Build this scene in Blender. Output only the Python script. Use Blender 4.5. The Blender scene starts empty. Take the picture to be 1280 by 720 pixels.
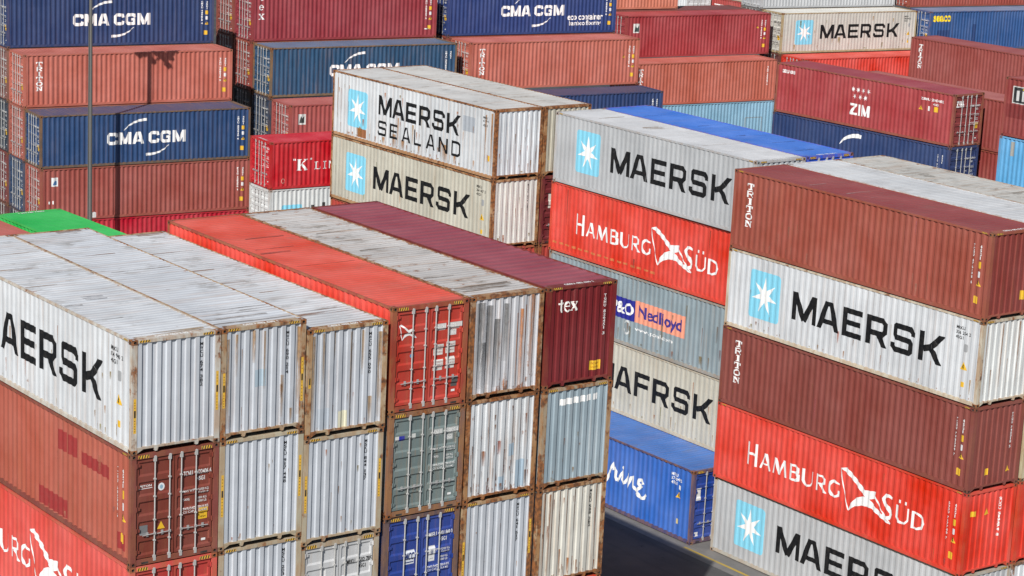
import bpy, bmesh, math, random
import numpy as np
from math import radians as R, sin, cos, pi
from mathutils import Vector, Matrix
from mathutils.geometry import tessellate_polygon

random.seed(7)
scene = bpy.context.scene
COL = scene.collection

# ------------------------------------------------------------------ sizes
L40, L20, W = 12.192, 6.058, 2.438
HC, STD = 2.878, 2.572          # high cube and standard height
TIER = 2.885                    # stacking pitch of high cubes
POST = 0.165

# ------------------------------------------------------------------ mesh helper
class MB:
    def __init__(self):
        self.v, self.f, self.m = [], [], []
    def face(self, pts, m=0):
        n = len(self.v)
        self.v += [tuple(p) for p in pts]
        self.f.append(tuple(range(n, n + len(pts))))
        self.m.append(m)
    def box(self, a, b, m=0):
        x0, y0, z0 = a; x1, y1, z1 = b
        n = len(self.v)
        self.v += [(x0,y0,z0),(x1,y0,z0),(x1,y1,z0),(x0,y1,z0),(x0,y0,z1),(x1,y0,z1),(x1,y1,z1),(x0,y1,z1)]
        for q in ((0,3,2,1),(4,5,6,7),(0,1,5,4),(1,2,6,5),(2,3,7,6),(3,0,4,7)):
            self.f.append(tuple(n + i for i in q)); self.m.append(m)
    def prism(self, poly, axis, a, b, m=0):
        """extrude a 2-D polygon along an axis ('x': poly is (y,z), 'y': (x,z), 'z': (x,y))"""
        def P(p, t):
            if axis == 'x': return (t, p[0], p[1])
            if axis == 'y': return (p[0], t, p[1])
            return (p[0], p[1], t)
        k = len(poly); n = len(self.v)
        self.v += [P(p, a) for p in poly] + [P(p, b) for p in poly]
        self.f.append(tuple(range(n, n + k))); self.m.append(m)
        self.f.append(tuple(reversed(range(n + k, n + 2 * k)))); self.m.append(m)
        for i in range(k):
            j = (i + 1) % k
            self.f.append((n + i, n + k + i, n + k + j, n + j)); self.m.append(m)
    def tube(self, p, q, r, r2=None, k=10, m=0):
        p, q = Vector(p), Vector(q); r2 = r if r2 is None else r2
        d = (q - p).normalized()
        u = d.orthogonal().normalized(); w = d.cross(u)
        n = len(self.v)
        for i in range(k):
            a = 2 * pi * i / k
            self.v.append(tuple(p + (u * cos(a) + w * sin(a)) * r))
        for i in range(k):
            a = 2 * pi * i / k
            self.v.append(tuple(q + (u * cos(a) + w * sin(a)) * r2))
        for i in range(k):
            j = (i + 1) % k
            self.f.append((n + i, n + j, n + k + j, n + k + i)); self.m.append(m)
        self.f.append(tuple(reversed(range(n, n + k)))); self.m.append(m)
        self.f.append(tuple(range(n + k, n + 2 * k))); self.m.append(m)
    def mesh(self, name, mats, recalc=True, shift=(0, 0, 0)):
        me = bpy.data.meshes.new(name)
        me.from_pydata([(x + shift[0], y + shift[1], z + shift[2]) for x, y, z in self.v], [], self.f)
        for mt in mats: me.materials.append(mt)
        me.polygons.foreach_set('material_index', self.m)
        me.update()
        if recalc:
            bm = bmesh.new(); bm.from_mesh(me)
            bmesh.ops.recalc_face_normals(bm, faces=bm.faces)
            bm.to_mesh(me); bm.free()
        return me

def pieces(b):
    """the far-apart pieces of a mesh builder as builders of their own (separate words, separate stars)"""
    key = {}; root = []
    def find(i):
        while root[i] != i: root[i] = root[root[i]]; i = root[i]
        return i
    vid = []
    for v in b.v:
        k = (round(v[0], 4), round(v[1], 4), round(v[2], 4))
        if k not in key: key[k] = len(root); root.append(key[k])
        vid.append(key[k])
    for f in b.f:
        for i in f[1:]: root[find(vid[i])] = find(vid[f[0]])
    isl = {}
    for n, f in enumerate(b.f): isl.setdefault(find(vid[f[0]]), []).append(n)
    ks = list(isl); bb = []
    for k in ks:
        P = [b.v[i] for n in isl[k] for i in b.f[n]]
        bb.append(([min(p[a] for p in P) for a in range(3)], [max(p[a] for p in P) for a in range(3)]))
    lo = np.array([q[0] for q in bb]); hi = np.array([q[1] for q in bb]); size = (hi - lo).max(axis=1)
    par = list(range(len(ks)))
    def fp(i):
        while par[i] != i: par[i] = par[par[i]]; i = par[i]
        return i
    gap = np.maximum(0, np.maximum(lo[:, None] - hi[None], lo[None] - hi[:, None]))
    near = np.sqrt((gap ** 2).sum(axis=2)) <= np.maximum(.02, .48 * np.maximum(size[:, None], size[None]))
    for i, j in zip(*np.nonzero(np.triu(near, 1))):
        i, j = fp(int(i)), fp(int(j))
        if i != j: par[i] = j
    out = {}
    for i, k in enumerate(ks): out.setdefault(fp(i), []).extend(isl[k])
    res = []
    for fs in out.values():
        c = MB(); new = {}
        for n in fs:
            face = []
            for i in b.f[n]:
                if vid[i] not in new: new[vid[i]] = len(c.v); c.v.append(b.v[i])
                if not face or (face[-1] != new[vid[i]] and face[0] != new[vid[i]]): face.append(new[vid[i]])
            if len(face) > 2: c.f.append(tuple(face)); c.m.append(b.m[n])
        if c.f: res.append(c)
    return res

# ------------------------------------------------------------------ materials
def new_mat(name):
    m = bpy.data.materials.new(name); m.use_nodes = True
    nt = m.node_tree; nt.nodes.clear()
    return m, nt
class NT:
    """little node builder"""
    def __init__(self, nt): self.nt = nt
    def n(self, t, **k):
        x = self.nt.nodes.new(t)
        for a, b in k.items(): setattr(x, a, b)
        return x
    def link(self, a, b): self.nt.links.new(a, b)
    def math(self, op, a, b=None, clamp=False):
        x = self.n('ShaderNodeMath', operation=op, use_clamp=clamp)
        for i, s in enumerate((a, b)):
            if s is None: continue
            if isinstance(s, (int, float)): x.inputs[i].default_value = s
            else: self.link(s, x.inputs[i])
        return x.outputs[0]
    def noise(self, vec, scale, detail=4, rough=.55):
        x = self.n('ShaderNodeTexNoise'); x.inputs['Scale'].default_value = scale
        x.inputs['Detail'].default_value = detail; x.inputs['Roughness'].default_value = rough
        self.link(vec, x.inputs['Vector']); return x.outputs['Fac']
    def scaled(self, vec, s):
        x = self.n('ShaderNodeVectorMath', operation='MULTIPLY'); self.link(vec, x.inputs[0])
        x.inputs[1].default_value = s; return x.outputs[0]
    def ramp(self, fac, lo, hi):
        x = self.n('ShaderNodeMapRange', interpolation_type='SMOOTHSTEP')
        self.link(fac, x.inputs['Value'])
        for nm, s in (('From Min', lo), ('From Max', hi)):
            if isinstance(s, (int, float)): x.inputs[nm].default_value = s
            else: self.link(s, x.inputs[nm])
        return x.outputs['Result']
    def mix(self, fac, a, b, blend='MIX'):
        x = self.n('ShaderNodeMix', data_type='RGBA', blend_type=blend)
        for s, i in ((fac, 0), (a, 6), (b, 7)):
            if isinstance(s, (int, float)): x.inputs[i].default_value = s
            elif isinstance(s, tuple): x.inputs[i].default_value = (*s, 1)
            else: self.link(s, x.inputs[i])
        return x.outputs[2]
    def attr(self, name):
        x = self.n('ShaderNodeAttribute', attribute_type='OBJECT', attribute_name=name); return x.outputs['Fac']

def paint_material(name, streak, rough=.5, spec=.35, frame=False, roof=False):
    """weathered container paint: object colour, wear set by the object's 'rust' value"""
    m, nt = new_mat(name); N = NT(nt)
    out = N.n('ShaderNodeOutputMaterial'); bs = N.n('ShaderNodeBsdfPrincipled')
    N.link(bs.outputs[0], out.inputs[0])
    oi = N.n('ShaderNodeObjectInfo'); tc = N.n('ShaderNodeTexCoord')
    rust = N.attr('rust')
    off = N.n('ShaderNodeVectorMath', operation='ADD')
    seed = N.attr('seed')
    comb = N.n('ShaderNodeCombineXYZ')
    for i in range(3): N.link(N.math('MULTIPLY', seed, (37.0, 53.0, 71.0)[i]), comb.inputs[i])
    N.link(tc.outputs['Object'], off.inputs[0]); N.link(comb.outputs[0], off.inputs[1])
    P = off.outputs[0]
    sep = N.n('ShaderNodeSeparateXYZ'); N.link(tc.outputs['Object'], sep.inputs[0])
    base = oi.outputs['Color']
    # broad fading of the paint
    fade = N.noise(P, .55, 3)
    hsv = N.n('ShaderNodeHueSaturation'); N.link(base, hsv.inputs['Color'])
    pan = N.n('ShaderNodeTexWhiteNoise', noise_dimensions='1D')
    N.link(N.math('FLOOR', N.math('ADD', N.math('MULTIPLY', sep.outputs['Y' if name == 'end_paint' else 'X'], .9), N.math('MULTIPLY', seed, 40.0))), pan.inputs['W'])
    N.link(N.math('ADD', N.math('ADD', .70, N.math('MULTIPLY', fade, .52)), N.math('MULTIPLY', pan.outputs['Value'], .09)), hsv.inputs['Value'])
    N.link(N.math('ADD', 1.1, N.math('MULTIPLY', fade, -.25)), hsv.inputs['Saturation'])
    col = hsv.outputs[0]
    # chalky scuffs and repaint panels
    S = N.scaled(P, streak)
    sc = N.ramp(N.noise(S, 1.0, 6, .65), .56, .78)
    light = N.mix(.5, col, (.55, .50, .44))
    col = N.mix(N.math('MULTIPLY', sc, N.math('ADD', .10, N.math('MULTIPLY', rust, .25))), col, light)
    # dirt streaks
    S2 = N.scaled(P, tuple(a * .6 for a in streak))
    d1 = N.ramp(N.noise(S2, 1.0, 7, .7), .48, .75)
    dirt = N.mix(.75, col, (.13, .105, .075), 'MIX')
    col = N.mix(N.math('MULTIPLY', d1, N.math('ADD', .06, N.math('MULTIPLY', rust, .5))), col, dirt)
    # ochre staining
    st = N.ramp(N.noise(N.scaled(P, tuple(a * 1.7 for a in streak)), 1.0, 5, .6), *((.36, .62) if frame else (.47, .74)))
    col = N.mix(N.math('MULTIPLY', st, N.math('MULTIPLY', rust, .95 if frame else .75), True), col, (.33, .165, .062))
    # rust patches
    big = N.noise(P, 2.6, 8, .68)
    run = N.noise(N.scaled(P, tuple(a * 1.2 for a in streak)), 1.0, 6, .62)
    both = N.math('ADD', N.math('MULTIPLY', big, .55), N.math('MULTIPLY', run, .45))
    if not (frame or roof):
        low = N.ramp(sep.outputs['Z'], .9, .15)
        both = N.math('ADD', both, N.math('MULTIPLY', low, .06))
    if roof:
        ey = N.ramp(N.math('ABSOLUTE', sep.outputs['Y']), .80, 1.18)
        ex = N.ramp(N.math('ABSOLUTE', sep.outputs['X']), 5.2, 6.0)
        both = N.math('ADD', both, N.math('MULTIPLY', N.math('MAXIMUM', ey, ex), .07))
        smut = N.ramp(N.noise(N.scaled(P, (2.1, 1.0, 2.1)), 1.0, 8, .68), .50, .66)
        sm2 = N.math('MULTIPLY', smut, N.ramp(N.noise(P, .45, 3), .40, .62))
        col = N.mix(N.math('MULTIPLY', sm2, N.math('MULTIPLY', rust, 1.3), True), col, (.16, .135, .105))
    k = .36 if frame else (.25 if roof else .24)
    thr = N.math('SUBTRACT', .74, N.math('MULTIPLY', rust, k))
    rmask = N.ramp(both, thr, N.math('ADD', thr, .07))
    rc = N.mix(N.ramp(N.noise(P, 9, 5), .35, .65), (.085, .033, .016), (.30, .105, .03))
    col = N.mix(N.math('MULTIPLY', rmask, .9), col, rc)
    # tiny specks
    sp = N.ramp(N.noise(P, 34, 2, .5), .70, .76)
    col = N.mix(N.math('MULTIPLY', sp, N.math('ADD', .12, N.math('MULTIPLY', rust, .6))), col, (.11, .05, .028))
    N.link(col, bs.inputs['Base Color'])
    r = N.math('ADD', rough - .1, N.math('MULTIPLY', fade, .2))
    N.link(N.math('ADD', r, N.math('MULTIPLY', rmask, .3)), bs.inputs['Roughness'])
    bs.inputs['Specular IOR Level'].default_value = spec
    # dents
    h = N.math('ADD', N.math('MULTIPLY', N.noise(P, 1.1, 2), 1.0), N.math('MULTIPLY', N.noise(P, 6, 3), .10))
    h = N.math('ADD', h, N.math('MULTIPLY', rmask, .03))
    b = N.n('ShaderNodeBump'); b.inputs['Strength'].default_value = .55; b.inputs['Distance'].default_value = .05
    N.link(h, b.inputs['Height']); N.link(b.outputs[0], bs.inputs['Normal'])
    return m

M_WALL = paint_material('wall_paint', (6.0, 6.0, .32))
M_END = paint_material('end_paint', (6.0, 6.0, .32))
M_ROOF = paint_material('roof_paint', (5.0, .28, 5.0), rough=.55, roof=True)
M_FRAME = paint_material('frame_paint', (3.0, 3.0, .8), rough=.6, frame=True)
M_DOOR = paint_material('door_paint', (6.0, 6.0, .4), rough=.42)

def plain(name, color, rough=.6, metal=0.0, wear=0.0):
    m, nt = new_mat(name); N = NT(nt)
    out = N.n('ShaderNodeOutputMaterial'); bs = N.n('ShaderNodeBsdfPrincipled')
    N.link(bs.outputs[0], out.inputs[0])
    tc = N.n('ShaderNodeTexCoord')
    if color is None:
        oi = N.n('ShaderNodeObjectInfo'); base = oi.outputs['Color']
    else:
        rgb = N.n('ShaderNodeRGB'); rgb.outputs[0].default_value = (*color, 1); base = rgb.outputs[0]
    n = N.noise(tc.outputs['Object'], 5, 6, .65)
    c = N.mix(N.math('MULTIPLY', N.ramp(n, .35, .8), .10 if wear else .3), base, (.2, .17, .14))
    if wear:
        w = N.ramp(N.noise(N.scaled(tc.outputs['Object'], (5, 5, 1.0)), 1.4, 8, .72), .66 - wear * .1, .74)
        under = N.attr('under')
        g = N.n('ShaderNodeCombineXYZ')
        for i in range(3): N.link(under, g.inputs[i])
        c = N.mix(N.math('MULTIPLY', w, wear), c, g.outputs[0])
    N.link(c, bs.inputs['Base Color'])
    bs.inputs['Roughness'].default_value = rough; bs.inputs['Metallic'].default_value = metal
    if color is None: bs.inputs['Specular IOR Level'].default_value = .2
    return m
M_MARK = plain('marking_paint', None, .6, wear=.35)
M_PLAIN = plain('sticker', None, .5)
M_YEL = plain('hazard_yellow', (.72, .42, .04), .55)
M_BLK = plain('hazard_black', (.015, .015, .015), .55)
M_DARK = plain('rubber_and_hole_shade', (.018, .017, .016), .8)  # gasket rubber, also the painted shade inside the casting holes
M_ZINC = plain('zinc_bar', None, .45, .25)
M_FLOORM = plain('underside', (.02, .02, .02), .9)
M_POLE = plain('pole_steel', (.15, .15, .145), .5, .3)
M_LAMP = plain('lamp_glass', (.6, .62, .62), .15)

def stain_material(name, scale, lo, hi, faded=False):
    """a ragged stain that shows the paint below through its gaps"""
    m, nt = new_mat(name); N = NT(nt)
    out = N.n('ShaderNodeOutputMaterial'); bs = N.n('ShaderNodeBsdfPrincipled'); N.link(bs.outputs[0], out.inputs[0])
    P = N.n('ShaderNodeTexCoord').outputs['Object']
    oi = N.n('ShaderNodeObjectInfo')
    n = N.noise(N.scaled(P, scale), 1.0, 7, .7)
    fade = N.n('ShaderNodeAttribute', attribute_name='fade').outputs['Fac'] if faded else None
    N.link(N.mix(N.ramp(N.noise(P, 8, 4), .45, .8), oi.outputs['Color'], N.mix(.5, oi.outputs['Color'], (.05, .02, .012))), bs.inputs['Base Color'])
    N.link(N.math('MULTIPLY', N.math('MULTIPLY', N.ramp(n, lo, hi), fade) if fade is not None else N.ramp(n, lo, hi), .85), bs.inputs['Alpha']); bs.inputs['Roughness'].default_value = .8
    return m
M_STAIN = stain_material('roof_stain', (11, .6, 1), .44, .62)
M_RUN = stain_material('rust_run', (22, 22, 1.6), .30, .50, True)

# ------------------------------------------------------------------ corrugation profiles
class Prof:
    def __init__(self, a, b, n, depth, flat=.27, ramp=.23):
        self.a, self.b, self.n, self.d = a, b, n, depth
        p = (b - a) / n; self.p = p
        self.br = [a]
        self.val = [0.0]
        for i in range(n):
            q = a + i * p
            for f, v in ((flat, 0), (flat + ramp, depth), (1 - ramp, depth), (1, 0)):
                self.br.append(q + f * p); self.val.append(v)
    def __call__(self, s):
        if s <= self.a or s >= self.b: return 0.0
        i = min(int((s - self.a) / self.p) * 4, len(self.br) - 5)
        for j in range(i, i + 5):
            if j + 1 < len(self.br) and self.br[j] - 1e-9 <= s <= self.br[j + 1] + 1e-9:
                t = (s - self.br[j]) / max(1e-9, self.br[j + 1] - self.br[j])
                return self.val[j] + (self.val[j + 1] - self.val[j]) * t
        return 0.0
PROF_SIDE = {(L40, d): Prof(.17, L40 - .17, 43, d) for d in (.042, .03, .018)}
PROF_SIDE.update({(L20, d): Prof(.17, L20 - .17, 21, d) for d in (.042, .03, .018)})
PROF_END = Prof(.17, W - .17, 8, .042, flat=.41, ramp=.085)
PROF_ROOF = {L40: Prof(.32, L40 - .32, 54, .013, flat=.3, ramp=.2), L20: Prof(.32, L20 - .32, 26, .013, flat=.3, ramp=.2)}
DOORZ = {}
def door_prof(H):
    if H not in DOORZ:
        z0, z1 = .19, H - .15
        br, val = [z0], [0.0]
        n = 5; p = (z1 - z0) / n
        for i in range(n):
            q = z0 + i * p
            for f, v in ((.14, 0), (.24, .035), (.76, .035), (.86, 0)):
                br.append(q + f * p); val.append(v)
        br.append(z1); val.append(0.0)
        DOORZ[H] = (br, val)
    return DOORZ[H]
def door_depth(H, t):
    br, val = door_prof(H)
    for j in range(len(br) - 1):
        if br[j] <= t <= br[j + 1]:
            return val[j] + (val[j + 1] - val[j]) * (t - br[j]) / max(1e-9, br[j + 1] - br[j])
    return 0.0

SIDE_OFF, END_OFF, DOOR_OFF = .012, .022, .04
# ------------------------------------------------------------------ shared container meshes
CACHE = {}
def cached(key, fn):
    if key not in CACHE: CACHE[key] = fn()
    return CACHE[key]
def C0(L): return (-L / 2, -W / 2, 0)

def side_mesh(L, H, depth):
    b = MB(); p = PROF_SIDE[L, depth]; z0, z1 = .155, H - .062
    prev = None
    pts = [(.12, 0)] + list(zip(p.br, p.val)) + [(L - .12, 0)]
    for s, d in pts:
        y = SIDE_OFF + d
        cur = ((s, y, z0), (s, y, z1))
        if prev: b.face((prev[0], cur[0], cur[1], prev[1]))
        prev = cur
    return b.mesh('side_wall', [M_WALL], False, C0(L))
def end_mesh(L, H):
    b = MB(); p = PROF_END; z0, z1 = .165, H - .075
    prev = None
    pts = [(.12, 0)] + list(zip(p.br, p.val)) + [(W - .12, 0)]
    for u, d in pts:
        x = L - END_OFF - d
        cur = ((x, u, z0), (x, u, z1))
        if prev: b.face((prev[0], cur[0], cur[1], prev[1]))
        prev = cur
    return b.mesh('end_wall', [M_END], False, C0(L))
def roof_mesh(L, H, n=0):
    b = MB(); p = Prof(.32, L - .32, n, .026, flat=.3, ramp=.2) if n else PROF_ROOF[L]; y0, y1 = .045, W - .045; z = H - .008
    prev = None
    pts = [(.03, 0)] + list(zip(p.br, p.val)) + [(L - .03, 0)]
    for s, d in pts:
        zz = z - d
        sag = .010
        cur = [(s, y0, zz), (s, y0 + .5, zz - sag), (s, y1 - .5, zz - sag), (s, y1, zz)]
        if prev:
            for i in range(3): b.face((prev[i], cur[i], cur[i + 1], prev[i + 1]))
        prev = cur
    return b.mesh('roof_panel', [M_ROOF], False, C0(L))
def floor_mesh(L, H):
    b = MB(); b.box((.1, .06, .07), (L - .1, W - .06, .15))
    return b.mesh('floor', [M_FLOORM], True, C0(L))
def top_rail(L, H):
    b = MB(); b.box((.165, .0, H - .068), (L - .165, .052, H - .004))
    return b.mesh('top_rail', [M_FRAME], True, C0(L))
def bottom_rail(L, H):
    b = MB()
    b.prism([(.0, .035), (.05, .035), (.05, .17), (.0195, .17), (.0195, .135), (.0, .135)], 'x', .165, L - .165)
    return b.mesh('bottom_rail', [M_FRAME], True, C0(L))
def header_blank(L, H):
    b = MB(); b.box((L - .09, .165, H - .085), (L - .004, W - .165, H - .003))
    b.box((L - .3, .165, H - .0055), (L - .0905, W - .165, H - .0035))
    return b.mesh('end_rail', [M_FRAME], True, C0(L))
def sill_blank(L, H):
    b = MB(); b.box((L - .07, .165, .125), (L - .006, W - .165, .18))
    for y in (.62, 1.74):
        b.prism([(y, .126), (y + .12, .126), (y + .09, .04), (y + .03, .04)], 'x', L - .09, L - .0)
    for a, c in ((.166, .34), (W - .166, W - .34)):
        b.prism([(a, .126), (c, .126), (a, .03)], 'x', L - .06, L - .01)
    return b.mesh('end_rail', [M_FRAME], True, C0(L))
def header_door(L, H):
    b = MB(); b.box((L - .1, .165, H - .125), (L - .004, W - .165, H - .003))
    return b.mesh('end_rail', [M_FRAME], True, C0(L))
def sill_door(L, H):
    b = MB(); b.box((L - .09, .165, .03), (L - .004, W - .165, .165))
    for y in (.3, 1.95): b.box((L - .004, y, .05), (L + .0015, y + .19, .1), 1)
    return b.mesh('end_rail', [M_FRAME, M_DARK], True, C0(L))
def post_mesh(L, H, mirror):
    b = MB()
    a, c = .115, H - .115
    # hollow-looking angle post: outer L with a chamfer
    poly = [(L, .0), (L, .15), (L - .05, .15), (L - .05, .06), (L - .13, .06), (L - .13, .0)]
    poly = [(x - (.004 if abs(x - L) < 1e-6 else 0), y + (.004 if y == 0 else 0)) for x, y in poly]
    if mirror: poly = [(x, W - y) for x, y in reversed(poly)]
    b.prism(poly, 'z', a, c)
    return b.mesh('corner_post', [M_FRAME], True, C0(L))
def casting_mesh(L, H, mirror, top):
    b = MB()
    z0, z1 = (H - .118, H) if top else (0, .118)
    x0, x1 = L - .178, L
    y0, y1 = 0, .162
    def holed(o, u, v, n, hu, hv, depth):
        o, u, v, n = map(Vector, (o, u, v, n))
        def pt(a, c, k=0): return o + u * a + v * c + n * k
        ring = []
        K = 10
        hc = (.5, .5)
        inner = [(hc[0] + hu * cos(2 * pi * i / K), hc[1] + hv * sin(2 * pi * i / K)) for i in range(K)]
        outer = []
        for a, c in inner:
            da, dc = a - .5, c - .5; k = .5 / max(abs(da), abs(dc)); outer.append((.5 + da * k, .5 + dc * k))
        for i in range(K):
            j = (i + 1) % K
            b.face([pt(*outer[i]), pt(*outer[j]), pt(*inner[j]), pt(*inner[i])])
            b.face([pt(*inner[i]), pt(*inner[j]), pt(*inner[j], -depth), pt(*inner[i], -depth)], 1)  # hole painted black for the shade within
        b.face([pt(*q, -depth) for q in inner], 1)
        # corner fillers
        for ca, cc in ((0, 0), (1, 0), (1, 1), (0, 1)):
            ang = math.atan2(cc - .5, ca - .5) % (2 * pi)
            i = int(ang / (2 * pi / K)) % K; j = (i + 1) % K
            b.face([pt(*outer[i]), pt(ca, cc), pt(*outer[j])])
    h = z1 - z0
    holed((x1, y0, z0), (0, y1 - y0, 0), (0, 0, h), (1, 0, 0), .24, .30, .03)
    holed((x0, y0, z0), (x1 - x0, 0, 0), (0, 0, h), (0, -1, 0), .24, .30, .03)
    if top: holed((x0, y0, z1), (x1 - x0, 0, 0), (0, y1 - y0, 0), (0, 0, 1), .34, .2, .03)
    else: b.face([(x0, y0, z0), (x1, y0, z0), (x1, y1, z0), (x0, y1, z0)])
    b.face([(x0, y0, z0), (x0, y1, z0), (x0, y1, z1), (x0, y0, z1)])
    b.face([(x0, y1, z0), (x1, y1, z0), (x1, y1, z1), (x0, y1, z1)])
    if top: b.face([(x0, y0, z0), (x1, y0, z0), (x1, y1, z0), (x0, y1, z0)])
    else: b.face([(x0, y0, z1), (x1, y0, z1), (x1, y1, z1), (x0, y1, z1)])
    if mirror: b.v = [(x, W - y, z) for x, y, z in b.v]
    return b.mesh('corner_casting', [M_FRAME, M_DARK], True, C0(L))
YA, YM, YB = .175, W / 2, W - .175
def leaf_mesh(L, H, right):
    b = MB(); br, val = door_prof(H)
    y0, y1 = (YM + .014, YB) if right else (YA, YM - .014)
    e = .055
    prev = None
    for z, d in zip(br, val):
        x = L - DOOR_OFF
        cur = [(x, y0, z), (x, y0 + e, z), (x - d, y0 + e + .02, z), (x - d, y1 - e - .02, z), (x, y1 - e, z), (x, y1, z)]
        if prev:
            for i in range(5): b.face((prev[i], cur[i], cur[i + 1], prev[i + 1]))
        prev = cur
    z0, z1 = br[0], br[-1]; x = L - DOOR_OFF
    b.face([(x, y0, z0), (x, y0, z1), (x - .05, y0, z1), (x - .05, y0, z0)])
    b.face([(x, y1, z0), (x, y1, z1), (x - .05, y1, z1), (x - .05, y1, z0)])
    b.face([(x, y0, z1), (x, y1, z1), (x - .05, y1, z1), (x - .05, y0, z1)])
    return b.mesh('door', [M_DOOR], False, C0(L))
def gasket_mesh(L, H):
    b = MB(); b.box((L - .1, .15, .15), (L - .0925, W - .15, H - .12))
    return b.mesh('door_gasket', [M_DARK], True, C0(L))
def hinge_mesh(L, H, right, i):
    b = MB(); y = (W - .17) if right else .17
    if True:
        z = .3 + i * (H - .65) / 4
        b.tube((L - .022, y, z), (L - .022, y, z + .12), .02, k=8)
        s = -1 if right else 1
        b.box((L - .037, min(y, y + s * .1), z + .02), (L - .028, max(y, y + s * .1), z + .1))
    return b.mesh('hinge', [M_DOOR], True, C0(L))
BARS = (.66, 1.07, 1.39, 1.80)
def bar_mesh(L, H, i):
    b = MB(); y = BARS[i]; x = L - .008
    b.tube((x, y, .1), (x, y, H - .08), .018, k=8)
    for z in (.16, H - .16):                       # cam keepers
        b.box((x - .03, y - .035, z - .07), (x + .018, y + .035, z + .07))
    for z in (.62, 1.15, 1.75, 2.2):               # guides
        if z < H - .3: b.box((x - .03, y - .03, z - .018), (x + .022, y + .03, z + .018))
    return b.mesh('locking_bar', [M_ZINC], True, C0(L))
def handle_mesh(L, H, i):
    b = MB(); y = BARS[i]; x = L + .012
    s = -1 if i in (0, 1) else 1
    z = .80 + (.0 if i in (0, 3) else .0)
    b.tube((x, y, z), (x, y + s * .34, z - .015), .013, k=6)
    b.box((x - .03, y + s * .2 - .03, z - .06), (x - .012, y + s * .2 + .03, z + .05))
    b.box((x - .02, y - .03, z - .03), (x + .012, y + .03, z + .03))
    return b.mesh('handle', [M_ZINC], True, C0(L))

# ------------------------------------------------------------------ 2-D lettering (lists of convex polygons)
BOLD = [1.0]
def stroke(pts, w, close=False):
    """quads along a polyline; w is a width or a list of widths"""
    n = len(pts); ws = [q * BOLD[0] for q in (w if isinstance(w, (list, tuple)) else [w] * n)]
    Lp, Rp = [], []
    for i in range(n):
        p = Vector(pts[i])
        a = Vector(pts[i - 1]) if (i > 0 or close) else None
        c = Vector(pts[(i + 1) % n]) if (i < n - 1 or close) else None
        d1 = (p - a).normalized() if a is not None else None
        d2 = (c - p).normalized() if c is not None else None
        d1 = d1 or d2; d2 = d2 or d1
        t = (d1 + d2)
        t = t.normalized() if t.length > 1e-6 else d1
        nrm = Vector((-t.y, t.x))
        k = 1 / max(.5, nrm.dot(Vector((-d1.y, d1.x))))
        o = nrm * ws[i] / 2 * k
        Lp.append(tuple(p + o)); Rp.append(tuple(p - o))
    m = n if close else n - 1
    return [[Rp[i], Rp[(i + 1) % n], Lp[(i + 1) % n], Lp[i]] for i in range(m)]
def rect(x0, y0, x1, y1): return [[(x0, y0), (x1, y0), (x1, y1), (x0, y1)]]
def arc(cx, cy, rx, ry, a0, a1, n=10):
    return [(cx + rx * cos(R(a0 + (a1 - a0) * i / n)), cy + ry * sin(R(a0 + (a1 - a0) * i / n))) for i in range(n + 1)]
def poly_tris(pts):
    t = tessellate_polygon([[Vector((*p, 0)) for p in pts]])
    return [[pts[i] for i in q] for q in t]
def xf(polys, sx=1, sy=1, dx=0, dy=0):
    return [[(x * sx + dx, y * sy + dy) for x, y in p] for p in polys]
def clip_half(poly, y=None, above=True):
    out = []
    n = len(poly)
    for i in range(n):
        a, b = poly[i], poly[(i + 1) % n]
        ia = (a[1] >= y) == above or a[1] == y; ib = (b[1] >= y) == above or b[1] == y
        if ia: out.append(a)
        if ia != ib:
            t = (y - a[1]) / (b[1] - a[1]); out.append((a[0] + t * (b[0] - a[0]), y))
    return out
def clip01(polys, lo=0, hi=1):
    r = []
    for p in polys:
        p = clip_half(p, lo, True)
        if len(p) > 2: p = clip_half(p, hi, False)
        if len(p) > 2: r.append(p)
    return r

# wide block capitals, height 1, placed on one line
def block_caps(worn_e=False):
    w = .205; o = []
    def put(polys, x): o.extend(xf(polys, 1, 1, x, 0))
    M = rect(0, 0, .2, 1) + rect(.99, 0, 1.19, 1) + clip01(stroke([(.09, 1.04), (.595, .06)], .235) + stroke([(1.1, 1.04), (.595, .06)], .235))
    A = clip01(stroke([(.06, -.1), (.47, 1.1)], .215) + stroke([(.97, -.1), (.56, 1.1)], .215)) + rect(.22, .2, .82, .37) + rect(.42, .84, .61, 1)
    E_ = rect(0, 0, .205, 1) + rect(.205, .81, .91, 1) + rect(.205, .41, .84, .59)
    if not worn_e: E_ += rect(.205, 0, .91, .19)
    Rr = rect(0, 0, .205, 1) + stroke([(.2, .905), (.72, .905), (.845, .8), (.845, .53), (.74, .43), (.2, .43)], .19) + clip01(stroke([(.52, .42), (.66, .3), (.9, -.1)], .215))
    S = stroke([(.93, .68), (.93, .79), (.81, .905), (.14, .905), (.1, .87), (.1, .6), (.16, .51), (.78, .49), (.85, .41), (.85, .16), (.78, .095), (.13, .095), (.02, .2), (.02, .31)], .19)
    S = xf(S, .95, 1, .03, 0)
    K = rect(0, 0, .205, 1) + clip01(stroke([(.19, .42), (.5, .52), (.72, .72), (1.02, 1.06)], .215) + stroke([(.42, .55), (.66, .34), (.98, -.12)], .215))
    x = 0
    for g, adv in ((M, 1.25), (A, 1.19), (E_, 1.11), (Rr, 1.18), (S, 1.19), (K, 1)):
        put(g, x); x += adv
    return xf(o, 1 / 7.0, 1)                     # unit width, unit height
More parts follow.
